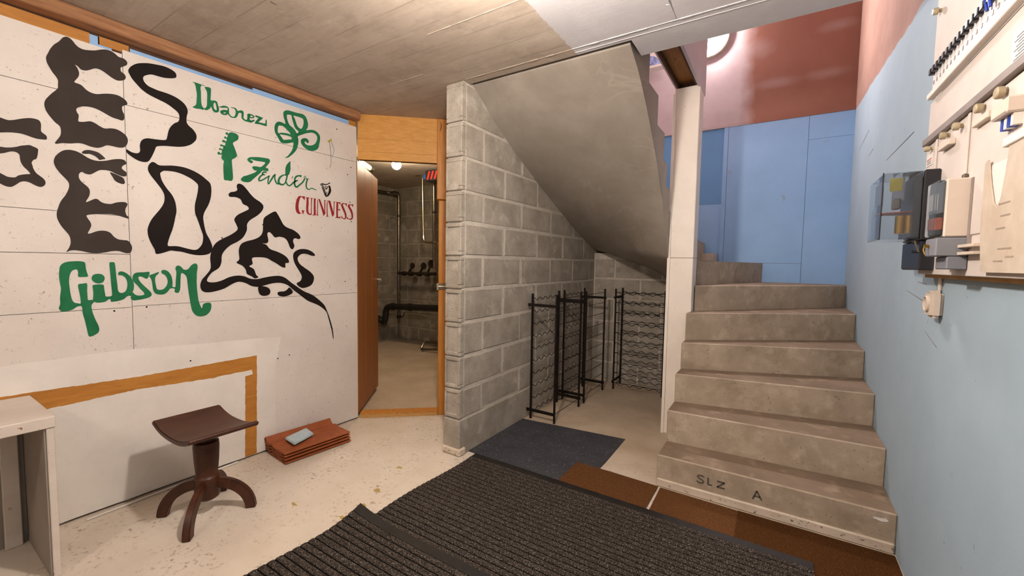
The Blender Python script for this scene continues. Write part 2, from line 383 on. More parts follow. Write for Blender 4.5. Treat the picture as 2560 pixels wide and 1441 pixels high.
# painted wall lettering: outlines in tenths of a millimetre on the wall (y z pairs)
ART=[
("painted_letter","black",1,["5722 23172 5831 23172 5938 23087 6030 22957 6138 22870 6293 22840 6495 22887 6701 22966 6912 23095 7126 23182 7309 23171 7447 23108 7569 23017 7744 23015 7854 22948 7893 22840 7847 22711 7682 22572 7626 22501 7628 22347 7689 22288 7768 22236 7812 22108 7759 21965 7629 21876 7469 21826 7299 21877 7133 21976 6969 22074 6792 22125 6643 22087 6464 21947 6317 21867 6175 21867 6080 21964 5984 22003 6050 21895 6108 21706 6084 21504 5974 21291 5942 21183 6123 21152 6220 21090 6331 20973 6487 20898 6692 20893 6935 20995 7212 21081 7462 21101 7651 21033 7792 20922 7829 20768 7703 20665 7620 20577 7630 20373 7683 20224 7683 19995 7599 19888 7457 19909 7238 19935 7025 20026 6816 20123 6610 20187 6406 20194 6203 20150 6044 20061 5956 19937 5979 19789 6032 19688 6004 19447 6036 19386 6208 19428 6412 19514 6587 19476 6762 19366 6941 19314 7158 19382 7377 19392 7581 19302 7738 19156 7797 18961 7757 18742 7639 18567 7444 18500 7193 18514 6977 18503 6790 18365 6608 18294 6373 18306 6144 18370 5945 18360 5692 18279 5418 18231 5255 18153 5203 18198 5303 18393 5390 18586 5416 18802 5377 19001 5236 19131 5086 19350 4977 19559 4927 19802 4955 20015 5052 20213 5203 20450 5370 20695 5390 20889 5396 21079 5335 21225 5236 21373 5139 21576 5068 21769 5058 21985 5121 22177 5207 22415 5332 22654 5484 22850 5612 23074"]),
("painted_letter","black",1,["7939 22562 8052 22760 8258 22959 8481 23079 8771 23183 9100 23245 9403 23283 9675 23255 9882 23169 9956 23051 9927 22874 9696 22755 9419 22677 9150 22658 8886 22648 8689 22554 8541 22431 8505 22287 8564 22130 8705 22001 8898 21950 9128 21909 9398 21899 9672 21869 9950 21795 10233 21635 10391 21430 10440 21189 10377 20891 10369 20611 10457 20442 10676 20265 10821 20020 10814 19778 10715 19600 10541 19406 10278 19243 9986 19143 9665 19088 9351 19042 9078 18969 8949 18889 8887 18698 8761 18363 8623 18088 8458 17985 8203 18000 7957 18127 7762 18281 7714 18388 7738 18484 7903 18392 8089 18366 8216 18423 8277 18557 8267 18775 8312 19006 8429 19175 8624 19265 8920 19291 9360 19361 9452 19559 9512 19866 9624 20147 9806 20387 9950 20491 10026 20639 10032 20874 9948 21038 9723 21199 9450 21341 9148 21427 8885 21502 8628 21596 8409 21739 8227 21930 8063 22124 7962 22319 7920 22438"]),
("painted_letter","black",1,["2985 18774 3157 18735 3381 18824 3608 18867 3713 18840 3836 18822 3979 18870 4124 18948 4287 19029 4452 19092 4601 19107 4717 19084 4774 19014 4794 18873 4782 18623 4833 18538 4924 18462 4956 18371 4935 18271 4840 18250 4687 18233 4521 18255 4358 18303 4197 18338 4038 18332 3879 18309 3723 18272 3584 18226 3358 18217 3136 18203 2965 18270"]),
("painted_letter","black",1,["2930 17352 3109 17485 3335 17608 3561 17627 3714 17628 3871 17666 4015 17724 4146 17803 4277 17854 4409 17895 4523 17857 4654 17789 4658 17654 4629 17450 4587 17318 4510 17265 4447 17129 4468 17010 4488 16879 4565 16696 4679 16581 4786 16475 4841 16334 4810 16191 4712 16095 4611 16097 4495 16152 4365 16229 4235 16264 4088 16215 3955 16076 3824 15959 3698 15951 3592 15993 3502 16049 3279 16129 3063 16277 2902 16615","3170 17177 3397 17285 3550 17331 3674 17383 3785 17451 3897 17500 4022 17485 4099 17394 4109 17228 4135 17064 4210 16897 4319 16760 4388 16626 4280 16589 4132 16538 4017 16473 3934 16386 3745 16372 3639 16424 3519 16501 3341 16585 3155 16781"]),
("painted_letter","black",1,["5620 17970 5754 17982 5915 17955 6076 17878 6266 17748 6461 17674 6691 17672 6958 17752 7201 17863 7447 17931 7617 17919 7692 17813 7690 17731 7561 17616 7510 17493 7570 17403 7683 17302 7671 17116 7513 17080 7300 17150 7121 17237 6942 17270 6706 17237 6558 17130 6411 16998 6296 16946 6157 16966 6048 17022 5947 16901 5941 16709 6031 16534 6166 16402 6260 16282 6297 16133 6261 15895 6139 15607 6253 15653 6457 15793 6572 15781 6656 15694 6801 15621 7039 15616 7224 15707 7441 15768 7613 15766 7683 15663 7604 15469 7583 15302 7625 15121 7701 15005 7683 14950 7511 14999 7296 15067 7083 15106 6784 15094 6491 15055 6160 14970 6170 14835 6263 14649 6291 14475 6237 14294 6159 14093 6259 14092 6434 14191 6639 14253 6846 14240 6993 14150 7109 13975 7258 13861 7444 13830 7632 13807 7740 13658 7798 13452 7742 13220 7612 13153 7424 13198 7270 13259 7025 13251 6722 13169 6428 13121 6143 13153 5920 13216 5674 13247 5511 13219 5397 13150 5503 13383 5557 13614 5534 13899 5422 14119 5273 14372 5166 14662 5144 14921 5198 15206 5300 15536 5454 15819 5571 16136 5597 16366 5531 16543 5368 16757 5221 16988 5146 17194 5137 17375 5203 17591 5339 17787 5473 17910"]),
("painted_mark","black",1,["6077 17916 6137 18044 6307 18122 6504 18117 6675 18071 6817 17946 6907 17828 6811 17780 6693 17723 6637 17789 6525 17882 6357 17941 6216 17909"]),
("painted_mark","black",1,["7059 17185 7209 17161 7390 17086 7557 16994 7613 16780 7548 16688 7409 16705 7243 16798 7157 16964"]),
("painted_letter","black",1,["8759 18057 8877 18045 8979 17974 9098 17943 9343 17984 9623 18041 9941 18063 10232 18047 10528 17977 10795 17871 11032 17737 11238 17574 11429 17405 11494 17173 11497 16849 11442 16476 11325 16096 11139 15711 11051 15419 11054 15138 11113 14698 11194 14379 11347 14062 11464 13698 11451 13492 11363 13284 11164 13176 10881 13128 10571 13141 10269 13205 9942 13302 9652 13332 9431 13352 9148 13240 8902 13158 8767 13173 8728 13397 8631 13617 8535 13872 8470 14146 8457 14421 8515 14683 8641 14990 8812 15266 9000 15548 9144 15808 9228 16063 9236 16364 9151 16614 9007 16851 8849 17084 8694 17313 8583 17530 8569 17727 8638 17923","9086 17496 9149 17600 9258 17688 9459 17715 9709 17725 9995 17683 10285 17582 10548 17453 10763 17274 10838 17128 10810 16826 10742 16460 10666 16133 10635 15852 10650 15517 10729 15267 10824 14956 10919 14603 10999 14326 11002 14044 10932 13757 10752 13508 10579 13430 10343 13461 10079 13530 9852 13592 9628 13614 9329 13609 9335 13838 9422 14149 9542 14501 9630 14853 9705 15244 9761 15557 9739 15939 9668 16235 9549 16485 9399 16689 9252 16929 9137 17189"]),
("painted_letter","black",1,["12966 17606 13200 17587 13433 17371 13668 17079 13944 16823 14262 16642 14454 16404 14360 16092 14065 15760 13634 15436 13434 15146 13412 14778 13197 14324 12853 14014 12453 13780 12124 13447 11958 13124 11930 12736 11784 12383 11407 12105 11156 11728 11212 11554 11577 11528 11955 11637 12344 11821 12807 11906 13212 11847 13556 11691 13982 11658 14422 11747 14950 11829 15415 11836 15810 11693 16212 11359 16625 11059 17134 10704 17750 10418 18294 9999 18713 9576 18946 9072 19135 8566 19371 7734 19452 6985 19392 6994 19281 7656 19037 8532 18850 9081 18381 9515 17923 9767 17387 10018 16870 10427 16369 10824 15964 11182 15486 11359 14941 11345 14412 11225 14044 11147 13616 11217 13272 11416 12865 11517 12464 11371 12070 11134 11564 10981 11137 10933 10872 11049 10792 11361 10888 11701 11103 11971 11353 12384 11338 13007 11473 13564 11697 13921 12078 14187 12534 14463 12870 14774 12810 15057 12698 15370 12890 15676 13300 15937 13544 16110 13478 16285 13208 16398 13079 16669 12782 16758 12488 16731 12408 16860 12527 17019 12757 17089 12911 17219 12876 17427"]),
("painted_letter","black",1,["15183 16145 15372 15972 15561 15640 15753 15305 16030 15129 16437 15000 16810 14743 16933 14506 16804 14392 16511 14441 16383 14232 16486 13914 16349 13666 16170 13780 16014 14173 15817 14401 15462 14483 15151 14417 14964 14622 14778 14748 14663 14602 14729 14185 14614 14003 14318 13974 14575 13910 14832 13628 15288 13472 15757 13248 16034 12974 16071 12734 15828 12692 15823 12413 15584 12437 15197 12688 14893 12856 14595 13029 14155 13075 13689 13013 13716 12640 13502 12490 13780 12303 13915 11924 14057 11785 13839 11699 13629 11839 13353 12008 13290 12268 13090 12526 12758 12707 12930 12927 12908 13473 13052 13879 13397 14078 13819 14212 14182 14420 14370 14735 14401 15191 14460 15612 14724 15866"]),
("painted_letter","black",1,["17007 13714 17441 13688 17839 13508 18016 13276 17745 13253 17348 13369 16958 13342 16699 13066 16820 12699 17160 12411 17595 12116 17904 11731 17807 11266 17491 11024 16964 10945 16586 11265 16886 11462 16977 11791 16770 12206 16523 12616 16388 13020 16411 13385 16665 13612"]),
("painted_mark","black",1,["14044 11162 14410 11163 14707 11019 14793 10781 14661 10578 14324 10536 14107 10663 14024 10897"]),
("painted_mark","black",1,["16083 11024 16326 10704 16116 10511 15708 10414 15352 10491 15253 10679 15396 10767 15714 10775 15918 10886"]),
("painted_letter","green",1,["5140 12322 5166 12472 5254 12608 5394 12685 5587 12717 5805 12726 5958 12697 6018 12629 6027 12426 6054 12222 6091 11987 5933 11959 5779 11968 5749 12055 5764 12179 5725 12318 5616 12303 5527 12212 5467 12029 5436 11755 5447 11448 5469 11140 5513 10860 5585 10731 5714 10685 5798 10685 5791 10997 5757 11311 5740 11591 5878 11633 6046 11636 6041 11297 6047 10982 6064 10823 6234 10818 6277 10729 6193 10608 6166 10467 6212 10144 6294 9816 6378 9550 6413 9319 6365 9164 6246 9068 6106 9007 6017 9052 5971 9376 5917 9794 5852 10179 5830 10526 5665 10523 5530 10410 5356 10349 5165 10341 5075 10435 5064 10557 5114 10674 5115 11008 5160 11400 5138 11673 5117 11975"]),
("painted_letter","green",1,["6239 11525 6305 11564 6444 11581 6584 11567 6648 11519 6659 11332 6686 11072 6711 10958 6922 10977 6941 11189 6927 11515 6915 11873 6902 12230 6889 12586 6916 12677 7073 12678 7105 12522 7121 12261 7134 11901 7160 11539 7175 11243 7246 11124 7370 11117 7487 11228 7544 11459 7539 11692 7469 11894 7348 12012 7224 12024 7207 12113 7254 12201 7379 12210 7527 12125 7650 11990 7734 11821 7804 11583 7805 11347 7752 11148 7645 10985 7489 10894 7410 10799 7258 10726 7059 10683 6889 10686 6873 10801 6797 10806 6698 10709 6531 10669 6368 10674 6277 10729 6235 10843 6255 11096 6251 11319"]),
("painted_letter","green",1,["6449 12107 6577 12083 6668 11992 6692 11862 6647 11719 6551 11642 6434 11629 6320 11681 6243 11778 6218 11905 6263 12031 6345 12086"]),
("painted_letter","green",1,["7759 11787 7783 12004 7886 12127 8043 12159 8255 12164 8471 12175 8437 11941 8352 11813 8246 11860 8116 11941 8010 11916 8019 11780 8106 11607 8234 11432 8389 11236 8520 11040 8510 10884 8376 10788 8160 10733 7921 10698 7752 10692 7653 10833 7694 10915 7593 10955 7698 11049 7757 11114 7826 11009 7954 10934 8139 10940 8221 10987 8184 11109 8069 11268 7944 11477 7819 11650"]),
("painted_letter","green",1,["8460 11975 8632 12069 8870 12171 8854 12073 8738 11936 8699 11728 8730 11448 8774 11236 8913 11188 9070 11240 9204 11430 9253 11641 9216 11855 9134 11999 9000 12089 8984 12212 9057 12281 9227 12245 9366 12084 9447 11850 9475 11563 9463 11356 9595 11325 9618 11631 9651 11990 9662 12188 9622 12332 9671 12493 9791 12522 9908 12439 9996 12312 10117 12282 10241 12347 10370 12531 10529 12642 10661 12606 10688 12420 10649 12122 10624 11675 10626 11227 10656 10776 10724 10320 10845 10008 10900 10231 11049 10315 11280 10298 11336 10121 11286 9856 11131 9639 10931 9544 10672 9551 10484 9683 10349 9938 10282 10353 10231 10801 10183 11320 10150 11798 10078 11983 9929 12101 9866 11986 9839 11551 9814 11189 9734 10993 9600 11000 9544 11093 9562 11218 9372 11245 9252 11090 9105 10955 8905 10931 8711 10994 8606 11174 8574 11488 8541 11766"]),
("painted_letter","green",1,["10696 22935 10857 22952 11040 22949 11205 22938 11304 22933 11245 22893 11152 22895 11096 22736 11111 22508 11107 22179 11116 21901 11153 21725 11244 21624 11190 21537 11045 21539 10891 21507 10760 21503 10676 21540 10783 21631 10857 21748 10883 21965 10905 22298 10878 22566 10843 22785 10796 22895"]),
("painted_letter","green",1,["11296 22841 11370 22891 11518 22919 11612 22882 11619 22706 11602 22462 11596 22211 11714 22237 11844 22256 11930 22200 11960 22077 12001 21969 12123 22027 12259 22111 12416 22124 12528 22074 12559 21948 12555 21774 12610 21667 12700 21608 12792 21610 12864 21694 12914 21858 12917 22009 12850 22113 12746 22125 12661 22116 12689 22154 12828 22175 12944 22167 13047 22049 13202 22127 13322 22133 13380 22050 13376 21872 13361 21741 13419 21656 13553 21657 13593 21860 13584 21985 13659 22063 13806 22077 13955 22044 14016 21998 13977 21896 13851 21833 13727 21810 13749 21701 13848 21704 13974 21779 14036 21758 13947 21655 13795 21547 13599 21542 13429 21545 13287 21630 13242 21756 13258 21937 13175 21963 13091 21912 13029 21743 12931 21594 12768 21541 12630 21550 12529 21643 12450 21669 12427 21613 12291 21567 12157 21581 12071 21664 12095 21756 12208 21840 12343 21886 12456 21904 12481 22022 12368 22024 12233 21974 12099 21952 12000 21933 12019 21805 11994 21677 11893 21593 11785 21577 11679 21652 11608 21845 11552 21732 11422 21597 11295 21557 11244 21624 11341 21713 11397 21873 11404 22136 11421 22425 11405 22632 11345 22753","11776 22126 11830 22131 11865 22022 11889 21862 11893 21742 11831 21723 11768 21776 11728 21907 11735 22029","12248 21681 12317 21731 12389 21749 12338 21689 12275 21653","13775 21978 13879 21983 13953 21954 13852 21906 13766 21898"]),
("painted_letter","green",0,["14081 22095 14283 22090 14552 22065 14433 21912 14250 21716 14403 21720 14610 21726 14676 21758 14693 21948 14742 22041 14776 21919 14764 21584 14582 21586 14324 21593 14020 21551 14047 21658 14177 21851 14255 21978 14154 21974 14059 21998"]),
("painted_shamrock","green",1,["15858 22711 15889 22856 16003 22974 16189 23045 16419 23060 16652 23062 16948 23081 17219 23107 17400 23033 17521 22868 17580 22684 17615 22521 17574 22279 17463 22082 17665 22145 17917 22214 18140 22215 18332 22134 18476 21995 18523 21829 18503 21587 18434 21303 18399 21117 18284 20942 18089 20808 17833 20720 17645 20721 17429 20786 17246 20887 17111 21026 17054 21198 17101 21352 17239 21458 17424 21514 17562 21468 17654 21347 17605 21233 17527 21185 17451 21267 17343 21255 17357 21144 17494 21062 17712 21071 17934 21153 18128 21317 18243 21522 18294 21742 18248 21906 18105 22001 17915 22024 17662 21942 17413 21833 17106 21652 16848 21486 16884 21269 16871 21010 16807 20740 16699 20488 16518 20249 16311 20035 16136 19885 15921 19816 16109 19990 16285 20225 16420 20452 16496 20694 16516 20980 16326 20919 16094 20826 15782 20758 15644 20806 15536 20957 15429 21120 15309 21305 15259 21508 15271 21754 15348 21951 15473 22081 15639 22128 15806 22121 15988 22091 15950 22299 15883 22499","16112 22718 16242 22776 16414 22781 16441 22636 16510 22405 16593 22150 16708 21957 16913 21829 16777 21680 16661 21832 16488 21981 16288 22092 16176 22282 16109 22511","16560 22797 16795 22825 17034 22825 17214 22792 17273 22681 17276 22483 17221 22268 17112 22073 16962 22083 16815 22211 16730 22412 16645 22640","15495 21735 15538 21841 15663 21890 15802 21902 15970 21824 16138 21691 16279 21590 16321 21475 16134 21496 15879 21470 15655 21419 15529 21350 15468 21483","15611 21290 15820 21325 16046 21348 16275 21338 16390 21298 16388 21172 16156 21100 15857 21005 15747 21120"]),
("painted_headstock","green",1,["12668 20655 12816 20649 12940 20628 13025 20543 13053 20429 13007 20283 12879 20171 12727 20013 12797 19803 12890 19530 12941 19326 12896 19222 12781 19103 12668 19025 12640 18885 12658 18595 12676 18277 12688 17957 12652 17775 12589 17711 12454 17706 12356 17716 12283 17685 12188 17735 12174 17944 12165 18286 12174 18656 12208 18795 12143 18887 12078 18952 12076 19056 12107 19168 12031 19177 11913 19151 11872 19220 11905 19300 11976 19316 12010 19256 12086 19281 12108 19430 12062 19472 11990 19434 11956 19486 12005 19550 12075 19540 12153 19519 12185 19658 12126 19683 12043 19676 12016 19735 12069 19787 12164 19771 12283 19773 12311 19924 12240 19946 12145 19962 12141 20027 12207 20082 12278 20061 12349 20026 12389 20181 12317 20189 12257 20200 12259 20266 12308 20318 12367 20280 12403 20263 12455 20435 12371 20439 12324 20493 12374 20571 12447 20578 12482 20521 12556 20599"]),
("painted_letter","green",1,["13527 19216 13600 19317 13724 19393 13931 19446 14182 19493 14437 19520 14696 19532 14849 19531 14913 19467 14929 19382 14865 19246 14753 19090 14641 18913 14771 18906 14817 18815 14789 18721 14658 18691 14442 18688 14333 18546 14159 18361 13988 18178 13818 17997 13713 17871 13589 17802 13406 17772 13226 17788 13129 17856 13151 17966 13293 18118 13455 18190 13660 18302 13868 18416 13995 18505 14091 18620 13955 18605 13853 18694 13814 18794 13919 18862 14107 18884 14318 18894 14492 19038 14625 19230 14475 19254 14262 19242 14010 19232 13824 19258 13731 19253 13761 19202 13843 19187 13872 19117 13778 19027 13676 19045 13566 19118"]),
("painted_letter","green",2,["14717 18624 14705 18634 14686 18649 14658 18664 14623 18672 14585 18670 14544 18662 14502 18648 14459 18624 14425 18586 14401 18545 14386 18504 14383 18460 14405 18424 14435 18410 14463 18406 14489 18403 14520 18404 14554 18408 14584 18412 14605 18415 14615 18472 14595 18474 14567 18478 14538 18483 14514 18488 14493 18494 14474 18498 14467 18501 14472 18492 14475 18495 14484 18515 14497 18536 14507 18547 14521 18554 14548 18561 14578 18567 14603 18570 14622 18571 14643 18569 14665 18565 14682 18561","14490 18474 14457 18459 14406 18437 14348 18405 14293 18360 14248 18302 14208 18237 14177 18172 14157 18114 14150 18062 14158 18016 14182 17978 14224 17959 14273 17965 14323 17985 14374 18011 14425 18039 14473 18070 14522 18104 14572 18143 14628 18188 14697 18246 14776 18316 14849 18381 14899 18426 14867 18472 14813 18431 14737 18372 14654 18309 14583 18255 14528 18213 14480 18175 14436 18143 14393 18115 14347 18088 14302 18064 14266 18050 14250 18048 14250 18051 14250 18059 14252 18077 14258 18101 14274 18141 14302 18195 14334 18250 14364 18292 14396 18327 14439 18362 14482 18394 14513 18417","14841 18453 14822 18408 14795 18343 14766 18266 14747 18187 14738 18096 14735 17995 14739 17907 14762 17845 14834 17870 14879 17931 14927 18007 14973 18081 15020 18158 15070 18244 15118 18328 15161 18399 15198 18460 15235 18517 15267 18566 15289 18601 15241 18638 15211 18609 15169 18566 15119 18512 15070 18448 15024 18371 14977 18284 14932 18197 14891 18119 14851 18041 14813 17964 14785 17912 14806 17904 14807 17926 14811 18007 14822 18104 14833 18188 14848 18258 14868 18330 14889 18395 14903 18441","15202 18580 15195 18539 15184 18478 15175 18408 15172 18341 15177 18279 15187 18218 15202 18160 15222 18107 15248 18059 15280 18016 15315 17980 15356 17954 15406 17950 15450 17965 15482 17983 15502 17994 15484 18056 15462 18048 15434 18037 15413 18033 15400 18036 15383 18053 15358 18083 15334 18122 15313 18163 15295 18207 15278 18257 15265 18310 15258 18361 15259 18418 15266 18482 15276 18541 15282 18583"]),
("painted_letter","green",2,["16023 18720 15985 18718 15930 18716 15863 18709 15794 18688 15724 18654 15651 18611 15580 18557 15517 18494 15468 18418 15430 18337 15404 18258 15389 18186 15388 18122 15403 18065 15430 18019 15468 17983 15517 17957 15575 17941 15636 17934 15697 17938 15753 17955 15806 17983 15854 18018 15896 18058 15930 18100 15960 18146 15985 18201 16011 18269 16039 18369 16069 18490 16095 18605 16113 18684 16012 18688 15993 18609 15967 18495 15938 18376 15912 18282 15891 18221 15874 18177 15856 18144 15833 18115 15802 18087 15768 18065 15734 18050 15702 18044 15667 18048 15626 18060 15589 18078 15565 18098 15549 18117 15539 18139 15534 18163 15534 18195 15545 18245 15565 18308 15592 18371 15622 18425 15659 18476 15709 18529 15764 18577 15814 18612 15864 18630 15918 18635 15970 18635 16008 18635","15939 18188 15949 18159 15963 18115 15984 18066 16015 18024 16055 17993 16103 17968 16160 17954 16227 17962 16291 17999 16348 18051 16401 18107 16449 18158 16499 18210 16549 18267 16593 18318 16624 18353 16548 18412 16517 18377 16474 18327 16425 18272 16377 18220 16329 18167 16281 18113 16239 18070 16208 18050 16183 18047 16151 18056 16116 18075 16089 18096 16069 18123 16052 18162 16039 18203 16029 18233"]),
("painted_letter","green",1,["16269 19662 16299 19611 16288 19377 16304 19171 16245 18928 16158 18726 15945 18687 15930 18938 15954 19195 16076 19449"]),
("painted_letter","green",2,["17096 18872 17061 18870 17010 18868 16949 18864 16887 18853 16829 18837 16769 18816 16707 18787 16650 18744 16603 18686 16564 18620 16536 18554 16522 18492 16531 18436 16559 18394 16598 18366 16649 18354 16706 18369 16756 18400 16797 18430 16823 18450 16794 18509 16764 18495 16722 18475 16685 18461 16670 18459 16661 18464 16644 18476 16632 18490 16629 18504 16640 18535 16665 18583 16697 18632 16728 18668 16758 18693 16798 18716 16845 18736 16888 18749 16931 18751 16977 18743 17021 18733 17054 18726","16623 18443 16600 18417 16564 18378 16525 18324 16500 18260 16497 18194 16508 18129 16527 18068 16551 18019 16581 17981 16622 17952 16676 17938 16741 17950 16802 17988 16857 18038 16910 18092 16962 18145 17019 18197 17080 18254 17142 18316 17199 18382 17250 18458 17294 18539 17330 18611 17355 18660 17271 18689 17243 18640 17204 18572 17160 18498 17114 18434 17066 18379 17010 18322 16951 18267 16893 18214 16838 18162 16785 18112 16740 18076 16713 18060 16702 18059 16691 18063 16675 18074 16659 18094 16643 18128 16629 18175 16621 18225 16620 18261 16628 18289 16650 18327 16677 18365 16697 18394"]),
("painted_letter","green",2,["17343 18667 17330 18692 17311 18727 17294 18763 17286 18788 17290 18803 17302 18819 17318 18833 17331 18840 17342 18842 17356 18839 17368 18832 17374 18824 17373 18811 17365 18786 17357 18755 17358 18724 17373 18697 17394 18673 17423 18653 17458 18643 17500 18649 17539 18665 17571 18682 17592 18693 17572 18749 17550 18740 17520 18726 17492 18715 17474 18711 17456 18713 17432 18720 17410 18731 17397 18743 17394 18759 17400 18783 17409 18812 17409 18839 17394 18859 17374 18871 17350 18876 17326 18873 17301 18861 17276 18842 17254 18816 17241 18782 17244 18742 17257 18699 17272 18660 17281 18633","17472 18693 17451 18643 17422 18570 17391 18486 17368 18406 17356 18332 17349 18257 17348 18186 17356 18120 17375 18063 17404 18014 17438 17975 17478 17946 17525 17930 17575 17929 17624 17937 17673 17953 17720 17983 17760 18020 17795 18049 17823 18063 17853 18062 17893 18050 17940 18033 17990 18018 18046 18009 18105 18001 18159 17994 18196 17989 18211 18023 18176 18034 18125 18050 18070 18066 18019 18081 17974 18096 17926 18113 17875 18126 17819 18125 17763 18101 17719 18064 17683 18032 17652 18015 17621 18009 17587 18007 17559 18012 17536 18024 17513 18044 17489 18075 17470 18112 17457 18155 17454 18207 17458 18269 17467 18337 17479 18404 17497 18475 17522 18555 17546 18627 17564 18679"]),
("painted_mark","green",1,["16445 18709 16456 18641 16370 18509 16346 18528"]),
("painted_harp","black",2,["18599 18574 18580 18561 18551 18540 18520 18515 18497 18480 18501 18444 18519 18418 18544 18398 18578 18388 18616 18396 18653 18415 18686 18440 18711 18478 18699 18516 18673 18542 18655 18559 18636 18531 18644 18525 18684 18510 18736 18493 18791 18483 18845 18483 18902 18488 18959 18497 19013 18511 19062 18533 19104 18559 19140 18585 19172 18606 19208 18627 19247 18649 19281 18667 19305 18681 19274 18739 19251 18726 19216 18707 19177 18685 19138 18662 19101 18637 19066 18612 19034 18591 19000 18576 18958 18568 18910 18564 18859 18563 18813 18563 18767 18567 18715 18575 18667 18583 18622 18579 18604 18527 18626 18502 18645 18480 18649 18476 18645 18477 18625 18462 18602 18450 18591 18446 18584 18449 18570 18461 18561 18474 18558 18476 18563 18481 18585 18498 18612 18517 18631 18531","18655 18411 18675 18364 18703 18298 18735 18224 18765 18152 18794 18082 18825 18010 18853 17941 18877 17880 18897 17829 18912 17783 18925 17745 18933 17718 19001 17746 18993 17772 18980 17811 18964 17858 18944 17911 18920 17972 18891 18042 18860 18115 18831 18184 18799 18256 18766 18330 18736 18395 18715 18441","18591 18335 18613 18277 18645 18194 18682 18100 18717 18013 18751 17928 18786 17841 18821 17760 18855 17697 18893 17656 18931 17636 18961 17629 18980 17624 19012 17673 18996 17684 18976 17696 18957 17714 18933 17746 18902 17803 18865 17880 18825 17965 18788 18047 18750 18133 18710 18225 18675 18307 18651 18364","19020 18026 19009 18001 18994 17964 18977 17923 18962 17883 18949 17845 18936 17804 18926 17768 18919 17743 18958 17739 18966 17763 18978 17799 18992 17839 19006 17876 19022 17914 19040 17954 19057 17990 19069 18016","18793 18376 18813 18370 18843 18360 18878 18352 18915 18350 18953 18358 18989 18373 19021 18388 19042 18397 19027 18435 19006 18425 18976 18412 18945 18399 18918 18392 18891 18392 18859 18397 18829 18403 18808 18407","18840 18324 18857 18289 18883 18236 18916 18185 18978 18162 19036 18212 19069 18279 19096 18346 19114 18390 19043 18404 19024 18359 18997 18295 18970 18240 18968 18229 18969 18234 18934 18270 18900 18316 18876 18347"]),
("painted_harp","black",1,["19138 18486 19287 18483 19344 18306 19373 18150 19311 17954 19235 17836 19144 17717 18996 17638 18952 17664 19057 17837 19148 18036 19180 18254"]),
("painted_letter","red",1,["16899 17413 17070 17399 17270 17440 17295 17355 17266 17162 17200 17241 17082 17338 16976 17311 16895 17100 16838 16843 16827 16591 16870 16371 16960 16230 17079 16230 17067 16368 17029 16414 17108 16443 17246 16413 17186 16305 17198 16180 17105 16220 16946 16173 16788 16161 16673 16249 16611 16441 16603 16689 16659 17019 16767 17282"]),
("painted_letter","red",0,["17349 17383 17634 17397 17619 17349 17564 17303 17572 16935 17541 16624 17551 16370 17644 16239 17727 16274 17746 16648 17752 17034 17769 17318 17702 17381 17908 17394 17838 17328 17805 16912 17799 16526 17795 16191 17643 16162 17480 16209 17388 16352 17379 16656 17412 17067 17429 17298"]),
("painted_letter","red",0,["17908 17383 18159 17397 18116 17339 18097 16949 18106 16561 18115 16229 18171 16204 17863 16157 17836 16195 17948 16233 17959 16673 17964 17035 17977 17346"]),
("painted_letter","red",0,["18216 17392 18457 17390 18582 17087 18736 16711 18792 16559 18798 17035 18810 17327 18744 17366 18934 17383 18881 17337 18870 16912 18865 16514 18878 16396 18709 16201 18659 16386 18548 16742 18411 17144 18342 17344"]),
("painted_letter","red",0,["18248 17305 18305 17287 18287 16842 18271 16449 18279 16241 18336 16208 18143 16180 18200 16246 18223 16704 18239 17018"]),
("painted_letter","red",0,["18963 17374 19289 17385 19376 17107 19492 16718 19536 16588 19571 16996 19589 17295 19514 17361 19712 17370 19650 17303 19621 16867 19594 16378 19450 16207 19383 16410 19253 16878 19125 17316"]),
("painted_letter","red",0,["19006 17287 19065 17268 19052 16934 19056 16535 19067 16243 19150 16193 18919 16170 18985 16235 18978 16660 18989 17059"]),
("painted_letter","red",0,["19712 17370 20160 17382 20143 17188 20066 17275 19957 17321 19948 17042 19937 16836 20014 16831 20030 16874 20108 16870 20106 16691 20061 16782 19936 16768 19918 16493 19931 16263 20040 16260 20128 16357 20117 16158 19668 16174 19776 16247 19780 16615 19785 17022 19809 17324"]),
("painted_letter","red",1,["20365 17362 20556 17350 20716 17362 20666 17128 20603 17259 20475 17304 20364 17257 20394 17123 20503 16915 20613 16678 20675 16462 20641 16236 20512 16127 20385 16142 20259 16213 20211 16139 20229 16375 20322 16260 20465 16191 20529 16281 20515 16474 20422 16685 20297 16919 20205 17128 20222 17267"]),
("painted_letter","red",1,["20975 17339 21139 17340 21282 17377 21253 17157 21155 17271 21024 17283 20974 17221 21039 17089 21169 16908 21249 16663 21274 16439 21229 16251 21080 16138 20932 16153 20770 16207 20711 16118 20713 16355 20819 16254 20998 16215 21114 16311 21116 16508 21036 16752 20907 16962 20795 17144 20838 17288"]),
]

# ------------------------------------------------------------------ room shell
XL, XR, YB, CZ = -2.85, .51, -2.4, 2.45
floor = bx('floor', M['floor'], -5.6, 1.0, -2.6, 5.2, -.12, 0, kind='structure')
ceil = MB().prism([(-5.6, -2.6), (1.0, -2.6), (1.0, 2.377), (-.69, 2.377), (-.69, 2.190), (-1.86, 2.190), (-1.86, 5.2), (-5.6, 5.2)], CZ, 2.75).build('ceiling', M['ceiling'], kind='structure')
def ridge(x0, x1, y, w, d):
    pts = []; n = max(3, int((x1-x0)/.05))
    mb = MB()
    for i in range(n):
        a = x0+(x1-x0)*i/n; b = a+(x1-x0)/n*.98; r = random.uniform(.5, 1.2)
        mb.box(a, b, y-w*r/2, y+w*r/2, CZ-d*r, CZ+.002)
    return mb
ridge(-1.56, -.99, 1.612, .005, .003).build('shuttering_ridge', M['ceiling'], ceil)
ridge(-1.72, -.99, 2.12, .006, .003).build('shuttering_ridge', M['ceiling'], ceil)
